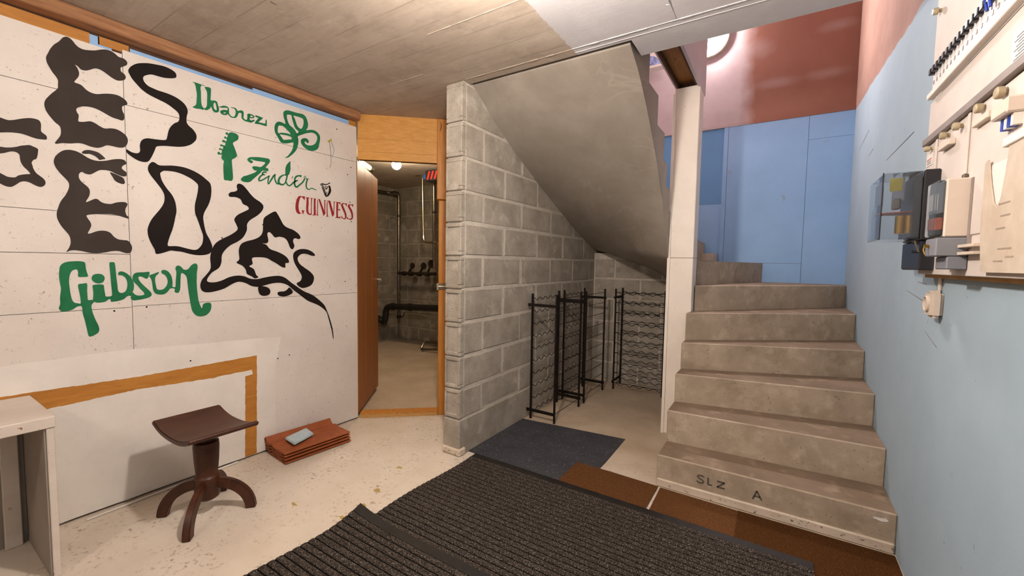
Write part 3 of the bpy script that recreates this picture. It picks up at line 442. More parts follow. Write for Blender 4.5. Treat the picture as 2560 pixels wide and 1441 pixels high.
ridge(-.99, XR, 2.118, .008, .004).build('shuttering_ridge', M['ceiling'], ceil)
ridge(-2.2, -1.9, 1.93, .004, .002).build('shuttering_ridge', M['ceiling'], ceil)
MB().box(-.99, XR, 2.16, 2.166, CZ-.002, CZ+.001).build('shuttering_ridge', M['ceiling'], ceil)
mbr = MB()
for k in range(9): mbr.box(-.47+random.uniform(-.006, .006), -.455, 1.5+k*.068, 1.5+k*.068+.06, CZ-.004*random.uniform(.4, 1.2), CZ+.001)
mbr.build('shuttering_ridge', M['ceiling'], ceil)
for yy in (.58, 1.095): MB().box(-2.8, -.99, yy, yy+.004, CZ-.0015, CZ+.001).build('shuttering_ridge', M['ceiling'], ceil)

# left wall: white boards on a dark backing, painted lettering
wl = bx('wall_left', M['darkwood'], -2.97, -2.872, -2.6, 2.165, 0, CZ, kind='structure')
YS = .771
cols = [(-2.5, -.40, (.012, 1.033, 1.31, 2.067, 2.325)), (-.40, YS, (.012, 1.033, 1.31, 1.507, 2.067, 2.322)), (YS, 2.163, (.012, 1.038, 2.072, 2.345))]
for y0, y1, zs in cols:
    for a, b in zip(zs, zs[1:]):
        bx('wall_board', M['white'], -2.872, XL+random.uniform(-.0006, 0), y0+.0012, y1-.0012, a+.0012, b-.0012, wl)
XA = XL+.0011
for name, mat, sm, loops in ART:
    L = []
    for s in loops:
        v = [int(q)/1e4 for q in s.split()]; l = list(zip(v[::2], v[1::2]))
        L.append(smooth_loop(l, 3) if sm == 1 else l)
    if mat == 'black' and max(p[0] for p in L[0]) < .80: mat = 'black_glare'  # lamp glare on the left letters painted as a lighter black
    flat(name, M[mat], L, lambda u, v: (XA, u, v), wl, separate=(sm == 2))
def rough_rect(pts, amp, n=14):
    out = []
    for i in range(len(pts)):
        a, b = pts[i], pts[(i+1) % len(pts)]
        for k in range(n):
            t = k/n; out.append((a[0]+(b[0]-a[0])*t+random.uniform(-amp, amp)*(k > 0), a[1]+(b[1]-a[1])*t+random.uniform(-amp, amp)*(k > 0)))
    return out
flat('fresh_paint_patch', M['whiter'], [rough_rect([(-.3, .80), (.763, .812), (1.546, .768), (1.50, .575), (1.495, .014), (-.3, .014)], .003)], lambda u, v: (XL+.0005, u, v), wl)
flat('bare_wood_strip', M['strip'], [rough_rect([(.30, .675), (.775, .660), (1.385, .666), (1.371, .014), (1.30, .014), (1.312, .545), (1.302, .563), (.79, .592), (.43, .580), (.30, .585)], .0017, 30)], lambda u, v: (XL+.001, u, v), wl)
# painted white lip at the inner corner of the strip
flat('fresh_paint_patch', M['whiter'], [rough_rect([(1.15, .575), (1.352, .578), (1.358, .548), (1.15, .53)], .002, 8)], lambda u, v: (XL+.0014, u, v), wl)
for (y0, y1, z0, z1, mt, xx) in ((.805, 1.40, 2.345, 2.366, 'blue', -2.862), (1.40, 2.10, 2.345, 2.378, 'blue', -2.858), (.655, .685, 2.30, 2.372, 'blue', -2.862), (.685, .735, 2.31, 2.335, 'blue', -2.862)):
    bx('blue_board_edge', M[mt], -2.874, xx, y0, y1, z0, z1, wl)
for (y0, y1, z0, z1) in ((-.5, .655, 2.30, 2.375), (.69, .80, 2.335, 2.375), (2.10, 2.163, 2.34, 2.40)):
    bx('bare_wood_edge', M['strip'], -2.874, -2.860, y0, y1, z0, z1, wl)
for (y, z) in ((1.02, .70), (.86, .60), (1.99, 2.28), (2.11, 2.02), (2.08, 1.96), (2.11, 1.60), (1.20, 1.42), (1.44, 1.52), (.62, 1.0), (1.52, .62), (1.6, .63), (.85, 2.28), (2.1, 1.75), (2.05, 1.13), (1.55, 1.5), (.70, 1.02), (.83, 1.03)):
    MB().lathe([(.0045, 0), (.0045, .0008), (.002, .001)], (XL, y, z), 8, 'x').build('nail_head', M['hole'], wl)
flat('cut_wire_stub', M['yellow'], [stroke([(1.913, 2.168), (1.93, 2.182), (1.943, 2.192)], .012)], lambda u, v: (XL+.002, u, v), wl)
MB().tube([(XL+.003, 1.925, 2.175), (XL+.004, 1.935, 2.10), (XL+.003, 1.938, 2.02), (XL+.003, 1.925, 1.98)], .0012, 4).build('cut_wire', M['ink'], wl)
MB().tube([(XL+.003, 1.94, 2.18), (XL+.004, 1.965, 2.12), (XL+.003, 1.945, 2.06)], .001, 4).build('cut_wire', M['ink'], wl)

bm_ = empty('ceiling_beam', (-2.82, .5, 2.385), label='rough brown timber beam along the top of the white lettered wall', cat='beam')
prof = [(-2.871, 2.449), (-2.785, 2.449), (-2.781, 2.44), (-2.781, 2.40), (-2.788, 2.388), (-2.871, 2.384)]
MB().extr(prof, -2.4, 2.155).build('timber', M['beam'], bm_, bevel=.004)

# door wall (diagonal), lintel, post, threshold, door
P0 = (-2.852, 2.172); DD = Vector((.468, .404)).normalized(); DN = (-DD[1], DD[0])
def dw(s, t=0): return (P0[0]+DD[0]*s+DN[0]*t, P0[1]+DD[1]*s+DN[1]*t)
wd = MB().obox(dw(.775, .02), DD, .52, .10, 0, CZ).build('wall_door', M['block_dim'], kind='structure')
lt = empty('door_lintel', (*dw(.3), 2.1), label='honey coloured plywood panel above the cellar doorway', cat='lintel')
for z0, z1 in ((2.098, 2.16), (2.161, 2.262), (2.263, 2.449)):
    MB().obox(dw(.004), DD, .617, .03, z0, z1).build('board', M['ply'], lt)
MB().obox(dw(.004, .032), DD, .617, .05, 2.104, 2.12).build('frame_lip', M['darkwood'], lt)
ps = empty('door_post', (*dw(.69), 0), label='orange wooden post at the right of the cellar doorway', cat='post')
MB().obox(dw(.637, .0), DD, .13, .10, 0, 1.80).build('lower_post', M['post'], ps, bevel=.006)
MB().obox(dw(.622, -.02), DD, .15, .12, 1.803, 2.448).build('upper_post', M['post'], ps, bevel=.006)
lk = empty('slide_bolt', (*dw(.66, -.012), 1.09), label='grey metal slide bolt on the orange door post', cat='bolt')
MB().obox(dw(.632, -.012), DD, .085, .012, 1.068, 1.115).build('plate', M['steel'], lk, bevel=.002)
MB().tube([(*dw(.625, -.018), 1.092), (*dw(.77, -.018), 1.092)], .007, 8).build('rod', M['shiny'], lk)
MB().obox(dw(.625, -.026), DD, .014, .014, 1.062, 1.12).build('guide', M['shiny'], lk)
th = empty('door_threshold', (*dw(.3), 0), label='plywood threshold strip across the cellar doorway', cat='threshold')
MB().obox(dw(.01, -.004), DD, .625, .08, 0, .028).build('edge', M['plyedge'], th)
MB().obox(dw(.01, -.002), DD, .625, .085, .0285, .04).build('tread', M['post'], th)
HX, HY = -2.868, 2.182
dl = Vector((-3.359-HX, 2.791-HY)); DLEN = dl.length; dl.normalize()
door = empty('door_1', (HX, HY, 0), math.atan2(dl.y, dl.x), kind='structure', label='brown plank door standing open into the block store room')
for i in range(3):
    bx('plank', M['doorwood'], i*DLEN/3+.001, (i+1)*DLEN/3-.001, 0, .032, .035, 2.095, door, bevel=.002, local=True)
hd = bx('handle_plate', M['shiny'], DLEN-.05, DLEN-.02, -.004, 0, 1.02, 1.14, door, local=True)
MB().tube([(DLEN-.035, 0, 1.11), (DLEN-.035, -.05, 1.11), (DLEN-.14, -.055, 1.11)], .008, 8).build('door_handle', M['shiny'], door, True, local=True)

# block partition wall
def soff(y):   # underside of the upper flight along the block wall
    T = [(2.0, 2.6), (2.22, 2.452), (2.491, 2.277), (2.824, 2.101), (3.229, 1.915), (3.731, 1.702), (4.45, 1.45)]
    for (a, za), (b, zb) in zip(T, T[1:]):
        if y <= b: return za+(zb-za)*(y-a)/(b-a)
    return 1.45
wp = MB().box(-1.868, -1.7425, 2.128, 4.78, 0, CZ-.001).build('wall_partition', M['mortar'], kind='structure')
ZJ = [.0, .247, .451, .669, .896, 1.119, 1.337, 1.556, 1.759, 1.975, 2.196, 2.445]
ODD = [2.118, 2.352, 2.857, 3.37, 3.86, 4.30]; EVEN = [2.118, 2.610, 3.12, 3.62, 4.13, 4.45]
def block(x0, x1, y0, y1, z0, z1, parent, mat='block', j=.011):
    a = [random.uniform(-.003, .003) for _ in range(6)]
    bx('block', M[mat], x0, x1, y0+j+a[0]*2, y1-j+a[1]*2, z0+j+a[2], z1-j+a[3], parent, bevel=.004)
for i, (a, b) in enumerate(zip(ZJ, ZJ[1:])):
    if i == 0: continue
    ys = ODD if i % 2 else EVEN
    for y0, y1 in zip(ys, ys[1:]+[4.46]):
        if y1-y0 < .05 or a > soff(y0): continue
        if y0 < 2.2:
            # corner block, its end shows a mortared recess
            x1 = -1.738+random.uniform(-.002, .002)
            bx('block', M['block'], -1.873, x1, 2.112, 2.150, a+.005, a+.03, wp, bevel=.004)
            bx('block', M['block'], -1.873, -1.858, 2.112, 2.150, a+.03, b-.03, wp, bevel=.003)
            bx('block', M['block'], x1-.022, x1, 2.108, 2.150, a+.03, b-.03, wp, bevel=.003)
            bx('block', M['block'], -1.873, x1, 2.112, 2.150, b-.03, b-.004, wp, bevel=.004)
            bx('block', M['block'], -1.860, x1-.02, 2.122 if i < 7 else 2.115, 2.150, a+.03, b-.03, wp)
            block(-1.80, x1, 2.144, y1, a, b, wp)
        else: block(-1.80, -1.739+random.uniform(-.003, .002), y0, y1, a, b, wp)
# plastered foot
MB().prism([(-1.875, 2.106), (-1.734, 2.104), (-1.733, 4.46), (-1.80, 4.46), (-1.875, 2.2)], 0, .243).build('plastered_foot', M['block'], wp, bevel=.006)
MB().prism([(-1.882, 2.098), (-1.724, 2.094), (-1.722, 2.16), (-1.79, 2.2), (-1.885, 2.18)], 0, .052).build('painted_foot', M['steppaint'], wp, bevel=.01)
# wall at the end of the niche
wn = bx('wall_niche', M['mortar'], -1.74, -.53, 4.456, 4.75, 0, 1.42, kind='structure')
ZN = [0, .213, .442, .669, .917, 1.142, 1.36]
for i, (a, b) in enumerate(zip(ZN, ZN[1:])):
    xs = [-1.737, -1.50, -1.0, -.53] if i % 2 else [-1.737, -1.22, -.74, -.53]
    for x0, x1 in zip(xs, xs[1:]):
        bx('block', M['block'], x0+.011, x1-.011, 4.4505+random.uniform(-.003, .001), 4.52, a+.011, b-.011, wn, bevel=.004)

# store room behind the door
SX, SY = -5.25, 4.74
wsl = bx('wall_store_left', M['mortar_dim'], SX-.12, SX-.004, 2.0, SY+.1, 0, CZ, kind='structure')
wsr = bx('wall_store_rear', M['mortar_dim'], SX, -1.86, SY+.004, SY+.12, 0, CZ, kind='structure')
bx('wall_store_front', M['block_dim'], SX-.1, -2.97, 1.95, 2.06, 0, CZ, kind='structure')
for i in range(11):
    a = .02+i*.221; b = a+.221
    o = .25 if i % 2 else 0
    for k in range(-1, 6):
        y0 = 2.1+o+k*.5; y1 = y0+.5; y0, y1 = max(y0, 2.06), min(y1, SY)
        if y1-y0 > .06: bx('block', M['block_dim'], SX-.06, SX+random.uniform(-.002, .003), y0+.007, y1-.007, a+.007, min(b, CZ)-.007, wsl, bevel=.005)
    for k in range(-1, 6):
        x0 = SX+o+k*.5; x1 = x0+.5; x0, x1 = max(x0, SX), min(x1, -2.6)
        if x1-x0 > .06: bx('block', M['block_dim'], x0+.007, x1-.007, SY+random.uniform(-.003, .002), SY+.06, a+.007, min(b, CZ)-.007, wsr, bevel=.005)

# right wall, back wall of the stairwell, upper walls
wr = bx('wall_right', M['rightwall'], XR+.012, XR+.2, -2.6, 5.0, 0, 5.1, kind='structure')
for (y0, y1) in ((-2.6, 1.2), (1.2, 4.86)):
    bx('wall_board', M['rightwall'], XR, XR+.012, y0+.0005, y1-.0005, .001, 5.0, wr)
for (ya, za, yb_, zb) in ((4.42, 2.255, 3.98, 2.30), (3.93, 2.10, 3.76, 2.115), (3.30, 1.938, 2.70, 1.944), (2.62, 1.20, 2.32, 1.165), (2.30, 1.05, 2.14, 1.01), (2.45, 1.245, 2.32, 1.238)):
    MB().add([(XR-.0006, ya, za-.0012), (XR-.0006, yb_, zb-.002), (XR-.0006, yb_, zb+.002), (XR-.0006, ya, za+.0012)], [(0, 1, 2, 3)]).build('crack', M['hole'] if za > 1.5 else M['rail'], wr)
MB().lathe([(.022, -.004), (.016, -.006), (.001, -.006)], (XR, 3.752, .737), 10, 'x').build('pipe_hole', M['hole'], wr)
wb = bx('wall_back', M['brown'], -2.0, XR+.1, 4.775, 4.95, .9, 5.1, kind='structure')
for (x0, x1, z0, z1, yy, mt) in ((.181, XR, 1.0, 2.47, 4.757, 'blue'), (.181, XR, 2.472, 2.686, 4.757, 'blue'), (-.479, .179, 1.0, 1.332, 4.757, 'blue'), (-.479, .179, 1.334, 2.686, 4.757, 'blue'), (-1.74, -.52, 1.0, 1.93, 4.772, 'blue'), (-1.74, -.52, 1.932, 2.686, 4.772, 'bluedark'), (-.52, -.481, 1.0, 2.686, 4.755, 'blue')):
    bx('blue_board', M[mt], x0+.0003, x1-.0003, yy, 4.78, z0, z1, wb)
bx('ledge', M['brown'], -1.74, XR, 4.752, 4.78, 2.687, 2.715, wb)
wul = bx('wall_upper_left', M['plasterwhite'], -1.92, -1.742, 2.2, 4.9, CZ+.002, 5.1, kind='structure')
bx('wall_upper_front', M['plasterwhite'], -1.92, XR+.1, .6, .72, 2.752, 5.1, kind='structure')
bx('wall_upper_side', M['plasterwhite'], -1.92, -1.80, .6, 2.3, 2.752, 5.1, kind='structure')
bx('ceiling_upper', M['plasterwhite'], -2.0, XR+.2, .6, 5.0, 5.0, 5.12, kind='structure')
bx('wall_rear', M['white'], -3.0, XR+.1, YB-.1, YB, 0, CZ, kind='structure')

# ------------------------------------------------------------------ staircase
NOS = [((-.55, 2.487), (XR, 2.484), .187), ((-.55, 2.72), (XR, 2.778), .384), ((-.55, 2.928), (XR, 3.142), .572), ((-.55, 3.10), (XR, 3.55), .757), ((-.55, 3.225), (XR, 4.01), .956),
       ((-.525, 3.40), (XR, 4.63), 1.148), ((-.525, 3.485), (-.13, 4.757), 1.334), ((-.60, 3.49), (-.656, 4.757), 1.53), ((-.69, 3.49), (-1.25, 4.757), 1.70), ((-.706, 3.27), (-1.74, 4.45), 1.862),
       ((-.706, 3.163), (-1.74, 4.0), 2.025), ((-.706, 3.05), (-1.74, 3.5), 2.21), ((-.706, 2.846), (-1.74, 3.1), 2.395), ((-.706, 2.61), (-1.74, 2.72), 2.58), ((-.706, 2.40), (-1.74, 2.42), 2.748), ((-.706, 2.226), (-1.74, 2.226), 2.748)]
BI = {7: 1.02, 8: 1.12, 9: 1.26, 10: 1.36, 11: 1.575, 12: 1.76, 13: 1.99, 14: 2.213, 15: 2.368, 16: 2.447}
BO = {7: .76, 8: .93, 9: 1.265, 10: 1.45, 11: 1.60, 12: 1.805, 13: 1.975, 14: 2.155, 15: 2.32, 16: 2.451}
st = empty('staircase', (0, 2.49, 0), label='worn concrete winder stairs turning left behind the cream column', cat='stairs')
for k in range(1, 16):
    (i0, o0, z), (i1, o1, _) = NOS[k-1], NOS[k]
    poly = [i0, o0]; b = None if k < 7 else [BI[k], BO[k]]
    if k == 6: poly.append((XR, 4.757))
    if k == 9: poly.append((-1.74, 4.757)); b.append(1.44)
    poly += [o1, i1]
    if b: b += [BO[k+1], BI[k+1]]; b = [v+.02 for v in b]
    if k < 7: poly = [(x, y+(.0 if n < 2 else -.0008)) for n, (x, y) in enumerate(poly)]
    s = MB().prism(poly, b if b else .0, z)
    o = s.build('step', M['step'] if k < 9 else M['concrete'], st, bevel=.006 if k < 7 else 0)
    if k < 9:
        o.data.materials.append(M['tread'])
        for p in o.data.polygons:
            if p.normal.z > .9: p.material_index = 1
# underside
prs = [(k, Vector((*NOS[k-1][0], BI[k])), Vector((*NOS[k-1][1], BO[k]))) for k in range(7, 17)]
rows = []
seq = []
for (k, i_, o_), (k2, j_, p_) in zip(prs, prs[1:]):
    for t in range(6):
        f = t/6; a = i_.lerp(j_, f)
        if k == 9:
            cpt = Vector((-1.74, 4.757, 1.43)); b = o_.lerp(cpt, f*2) if f < .5 else cpt.lerp(p_, f*2-1)
        else: b = o_.lerp(p_, f)
        seq.append((a, b))
seq.append((prs[-1][1], prs[-1][2]))
# light smoothing of heights
for _ in range(3):
    q = [seq[0]]
    for p, c, n in zip(seq, seq[1:], seq[2:]):
        q.append(tuple(Vector((b.x, b.y, (a.z+2*b.z+d.z)/4)) for a, b, d in zip(p, c, n)))
    q.append(seq[-1]); seq = q
NU = 10; mb = MB()
vs = [a.lerp(b, u/NU) for a, b in seq for u in range(NU+1)]
n1 = len(vs); vs2 = [v+Vector((0, 0, .025)) for v in vs]
fs = []
for r in range(len(seq)-1):
    for u in range(NU):
        q = (r*(NU+1)+u, r*(NU+1)+u+1, (r+1)*(NU+1)+u+1, (r+1)*(NU+1)+u)
        fs.append(q); fs.append(tuple(n1+w for w in q[::-1]))
for r in range(len(seq)-1):
    for u in (0, NU):
        a, b = r*(NU+1)+u, (r+1)*(NU+1)+u; fs.append((a, b, b+n1, a+n1))
for u in range(NU):
    for r in (0, len(seq)-1):
        a = r*(NU+1)+u; fs.append((a, a+1, a+1+n1, a+n1))
mb.add(vs+vs2, fs).build('underside', M['concrete'], st, True)
bx('head_gap', M['hole'], -1.74, -.70, 2.192, 2.224, 2.468, 2.745, st)
MB().box(-.546, XR-.004, 2.474, 2.49, .001, .05).build('painted_strip', M['steppaint'], st, bevel=.006)
YR = 2.4835
cv = lambda u, v: (u, YR, v)
S_ = [(-.292, .125), (-.305, .130), (-.322, .128), (-.328, .119), (-.318, .112), (-.302, .106), (-.294, .098), (-.302, .089), (-.318, .088), (-.330, .094)]
for lt_ in ([stroke(S_, .008)], [stroke([(-.273, .129), (-.273, .093)], .008), stroke([(-.275, .091), (-.252, .091)], .007)],
            [stroke([(-.228, .122), (-.190, .122)], .008), stroke([(-.192, .122), (-.226, .090)], .008), stroke([(-.228, .090), (-.188, .090)], .008)],
            [stroke([(-.057, .078), (-.040, .126)], .008), stroke([(-.040, .126), (-.016, .082)], .008), stroke([(-.050, .096), (-.024, .096)], .007)]):
    flat('stencilled_letter', M['ink2'] if 'ink2' in M else M['darkwood'], lt_, cv, st, separate=True)
flat('paint_splash', M['paper'], [rough_rect([(.425, .152), (.47, .158), (.482, .146), (.455, .138), (.432, .142)], .004, 4)], lambda u, v: (u, YR-.001, v), st)

# column and parapet
cl = empty('column', (-.62, 3.4, 0), label='cream painted square column beside the stairs', cat='column')
bx('lower_shaft', M['cream'], -.706, -.53, 3.31, 3.475, 0, 1.352, cl, bevel=.004)
bx('upper_shaft', M['cream'], -.704, -.53, 3.311, 3.475, 1.354, 2.60, cl, bevel=.004)
bx('side_batten', M['cream'], -.712, -.690, 3.300, 3.3095, 0, 2.56, cl, bevel=.002)
pp = empty('parapet', (-.62, 2.9, 2.6), label='boxed white parapet with brown wooden underside above the column', cat='parapet')
bx('side_panel', M['plasterwhite'], -.712, -.694, 2.38, 3.53, 2.62, 3.6, pp)
bx('side_panel', M['plasterwhite'], -.545, -.527, 2.38, 3.53, 2.585, 3.6, pp)
bx('end_panel', M['plasterwhite'], -.694, -.545, 3.49, 3.53, 2.61, 3.6, pp)
bx('underside_board', M['parapetwood'], -.68, -.565, 2.38, 3.50, 2.645, 2.665, pp)
for x0, x1 in ((-.694, -.68), (-.565, -.545)): bx('edge_batten', M['darkwood'], x0, x1, 2.38, 3.49, 2.605, 2.66, pp)

# ------------------------------------------------------------------ lamps
LX, LY, LZ = -.82, 1.0, 2.20
la = empty('pendant_lamp', (LX, LY, 2.45), label='bare round bulb hanging from the concrete ceiling near the viewer', cat='lamp')
MB().lathe([(.04, 0), (.04, -.012), (.01, -.03)], (LX, LY, 2.449), 20).build('ceiling_rose', M['ceramic'], la, True)
MB().tube([(LX, LY, 2.43), (LX, LY, LZ+.1)], .004, 6).build('cord', M['ceramic'], la)
MB().lathe([(.012, .11), (.022, .10), (.024, .05)], (LX, LY, LZ), 16).build('socket', M['ceramic'], la, True)
MB().sphere((LX, LY, LZ), .055).build('bulb', emit('warm_bulb', WARM, MAIN_LAMP), la, True)
lb = empty('wall_lamp', (-.70, 4.757, 3.6), label='round glowing lamp on the wall above the stairs', cat='lamp')
MB().lathe([(.19, 0), (.19, -.03), (.182, -.034), (.178, -.03), (.178, 0)], (-.70, 4.772, 3.60), 40, 'y').build('rim', M['plastic'], lb, True)
MB().lathe([(.178, 0), (.17, -.03), (.14, -.055), (.08, -.07), (.001, -.075)], (-.70, 4.765, 3.60), 40, 'y').build('diffuser', emit('lamp_glass', NEUTRAL, STAIR_LAMP), lb, True)
lc = empty('bulb_lamp', (-3.60, 3.25, 2.45), label='bare glowing bulb on the store room ceiling', cat='lamp')
MB().lathe([(.03, 0), (.03, -.03), (.022, -.05)], (-3.60, 3.25, 2.45), 16).build('socket', M['ceramic'], lc, True)
MB().sphere((-3.60, 3.25, 2.352), .05).build('bulb', emit('store_bulb', YELLOW, STORE_LAMP), lc, True)
ld = empty('rear_fill_lamp', (-1.2, -1.4, 2.45), label='unseen fill bulb added further back on the concrete ceiling', cat='lamp')  # unseen bulb added behind the viewer to fill the room with light
MB().lathe([(.055, 0), (.055, -.02), (.04, -.045), (.03, -.05)], (-1.2, -1.4, 2.45), 20).build('base', M['ceramic'], ld, True)
MB().sphere((-1.2, -1.4, 2.345), .058).build('bulb', emit('rear_fill_bulb', WARM, REAR_FILL), ld, True)

# ------------------------------------------------------------------ floor mats
def ribbed(name, x0, x1, y0, y1, z, lift, **k):
    t = empty(name, ((x0+x1)/2, (y0+y1)/2, z), **k)
    nx = 26; pitch = .035
    def zz(x, y):   # a curled corner near x0, y1
        if not lift: return z
        d = max(0, 1-((x-x0)/.30)) * max(0, 1-((y1-y)/.25)); return z+lift*d*d
    def xs_(y):  return x0+.012*math.sin(y*7)
    prof = []; y = y1-.045
    prof.append((y, 0))
    while y-pitch > y0:
        prof += [(y-.006, .0003), (y-.008, .0034), (y-.018, .0042), (y-.0325, .0036), (y-pitch, .0003)]; y -= pitch
    vs = []; fs = []
    for yy, h in prof:
        for i in range(nx+1):
            a = xs_(yy); x = a+(x1-a)*i/nx; vs.append((x, yy, zz(x, yy)+.003+h))
    for r in range(len(prof)-1):
        for i in range(nx):
            q = r*(nx+1)+i; fs.append((q, q+1, q+nx+2, q+nx+1))
    nn = len(vs)
    pile = MB().add(vs, fs).build('ribbed_pile', M['rib'], t)
    pile.data.materials.append(M['groove'])
    for p in pile.data.polygons:
        if (p.index//nx) % 5 == 0: p.material_index = 1
    vs = []; fs = []
    ys = [y1-.048*k_/4 for k_ in range(5)]
    for yy in ys:
        for i in range(nx+1):
            a = xs_(yy)-.001; x = a+(x1-a)*i/nx; vs.append((x, yy, zz(x, yy)+.0035))
    for r in range(4):
        for i in range(nx): q = r*(nx+1)+i; fs.append((q, q+1, q+nx+2, q+nx+1))
    fs += [(i, i+1, len(vs)+i+1, len(vs)+i) for i in range(nx)]
    vs += [(v[0], v[1], v[2]-.0035 ) for v in vs[:nx+1]]
    MB().add(vs, fs).build('rubber_border', M['rubber'], t)
    bx('backing', M['rubber'], x0+.02, x1-.002, y0, y1-.3 if lift else y1-.001, z, z+.003, t)
    return t
ribbed('ribbed_mat', -1.665, .188, 1.02, 2.19, .009, 0, label='dark grey ribbed mat reaching to the brown carpet at the stairs', cat='mat')
ribbed('ribbed_mat', -1.745, .10, 0.0, 1.335, .021, .035, label='nearest dark ribbed mat with a curled corner overlapping the other mat', cat='mat')
MB().prism([(-1.733, 2.205), (-1.05, 2.19), (-.90, 2.26), (-.893, 2.60), (-.898, 3.012), (-1.35, 2.965), (-1.733, 2.926)], .0005, .005).build('rubber_mat', M['greymat'], label='speckled blue grey floor mat beside the block wall', cat='mat')
MB().prism([(-1.05, 2.10), (-.535, 2.10), (-.532, 2.462), (-.80, 2.472), (-1.048, 2.472)], .0052, .0085).build('carpet_offcut', M['browncarpet'], label='small brown carpet piece between the grey mat and the stairs', cat='carpet', group=None)
c2 = empty('carpet_offcut', (0, 2.3, 0), label='long dark brown carpet strip along the bottom step', cat='carpet')
MB().prism([(-.514, 2.0), (-.12, 2.0), (-.12, 2.455), (-.520, 2.462)], .001, .0055).build('carpet', M['browncarpet'], c2)
MB().prism([(-.12, 1.0), (.505, 1.0), (.505, 2.462), (-.12, 2.458)], .001, .0055).build('carpet', M['browncarpet2'], c2)
for (x, y, r) in ((-1.853, 1.53, .022), (-1.792, 1.38, .035), (-1.951, 1.781, .02), (-2.106, 1.194, .02), (-1.80, 1.265, .02)):
    pts = [(x+r*(1+.4*math.sin(3*a+x*9))*math.cos(a), y+.6*r*(1+.4*math.sin(2*a+y*7))*math.sin(a)) for a in [k*math.pi/9 for k in range(18)]]
    flat('floor_stain', M['stain'], [pts], lambda u, v: (u, v, .0008), floor)
rod = MB().tube([(-2.800, .555, .006), (-2.838, 1.25, .006)], .0055, 6).build('white_rod', M['paper'], label='thin white rod lying on the floor along the white wall', cat='rod')

# ------------------------------------------------------------------ wine racks
def rack(both_wavy):
    t = empty('wine_rack')
    Wd, Dp, H = .49, .22, 1.047
    for y in (0, Wd):
        for x in (0, Dp):
            bx('post', M['iron'], x-.007, x+.007, y-.007, y+.007, 0, H, t, local=True)
    for y in (0, Wd):
        for z in (.077, .955):
            bx('cross_bar', M['iron'], -.034, Dp+.012, y-.016 if y == 0 else y+.007, y-.008 if y == 0 else y+.015, z-.012, z+.012, t, local=True)
    for k in range(10):
        z = .06+.1045*k
        pts = [(0, Wd*i/40, z+.011*math.sin(2*math.pi*i/8)) for i in range(41)]
        MB().tube(pts, .003, 5).build('wavy_wire', M['iron'], t, local=True)
        if both_wavy:
            pts = [(Dp, Wd*i/40, z+.011*math.sin(2*math.pi*i/8)) for i in range(41)]
            MB().tube(pts, .003, 5).build('wavy_wire', M['iron'], t, local=True)
        MB().tube([(Dp-.004, 0, z+.012), (Dp-.004, Wd, z+.012)], .0025, 5).build('wire', M['iron'], t, local=True)
    return t
r1 = rack(False); r1.location = (-1.692, 2.984, 0)
tag(r1, 'black iron wine rack nearest the grey mat by the block wall', 'wine rack', 'wine racks under the stairs')
r2 = r1.copy(); COL.objects.link(r2); r2.location = (-1.692, 3.592, 0)
for ch in list(r1.children):
    c = ch.copy(); COL.objects.link(c); c.parent = r2
tag(r2, 'middle black iron wine rack further along the block wall', 'wine rack')
r3 = rack(True); r3.location = (-1.395, 4.411, 0); r3.rotation_euler = (0, 0, -math.pi/2)
tag(r3, 'black iron wine rack against the end wall, partly behind the column', 'wine rack', 'wine racks under the stairs')

# ------------------------------------------------------------------ stool
sl = empty('stool', (-2.406, .914, 0), label='dark wooden stool with dished seat and four curved legs', cat='stool')
cx, cy = -2.40, .914
xs = [(-.205+.41*i/24) for i in range(25)]
def sz(x): return .432+.034*(abs(x)/.205)**2.4
top = [(cx+x, sz(x)+.012) for x in xs]; bot = [(cx+x, sz(x)-.012) for x in xs]
endr = [(cx+.205+.012*math.sin(a), sz(.205)+.012*math.cos(a)) for a in [math.pi*k/6 for k in range(1, 6)]]
endl = [(cx-.205-.012*math.sin(a), sz(.205)-.012*math.cos(a)) for a in [math.pi*k/6 for k in range(1, 6)]]
MB().extr(top+endr+bot[::-1]+endl, cy-.15, cy+.152).build('seat', M['stool'], sl, True, .005, 2)
MB().lathe([(.036, .075), (.05, .085), (.055, .10), (.055, .185), (.057, .193), (.050, .20), (.047, .21), (.053, .28), (.056, .35), (.054, .372), (.040, .38), (.038, .40), (.045, .425)], (cx, cy, 0), 28).build('pedestal', M['stool'], sl, True)
for fx, fy in ((-2.235, .768), (-2.545, .775), (-2.272, 1.060), (-2.565, 1.058)):
    a = math.atan2(fy-cy, fx-cx); R = math.hypot(fx-cx, fy-cy); d = (math.cos(a), math.sin(a)); n = (-d[1], d[0])
    vs = []; fs = []; N = 14
    for i in range(N+1):
        th_ = (math.pi/2)*(1-i/N)*1.0
        r = .03+(R-.03)*math.cos(th_); z = .155*math.sin(th_)
        tn = Vector((math.sin(th_), -math.cos(th_)*.155/(R-.03)*1.0)); tn.normalize()
        nr = Vector((-tn.y, tn.x)); hw = .014+.003*(i/N); hh = .026-.003*(i/N)
        for su, sv in ((-1, -1), (1, -1), (1, 1), (-1, 1)):
            rr = r+nr.x*hh*sv; zz_ = max(0, z+nr.y*hh*sv)
            if i == N: zz_ = 0
            vs.append((cx+d[0]*rr+n[0]*hw*su, cy+d[1]*rr+n[1]*hw*su, zz_))
    for i in range(N):
        for k in range(4): fs.append((i*4+k, i*4+(k+1) % 4, i*4+4+(k+1) % 4, i*4+4+k))
    fs += [(0, 1, 2, 3), (N*4+3, N*4+2, N*4+1, N*4)]
    MB().add(vs, fs).build('leg', M['stool'], sl, True, .004, 2)

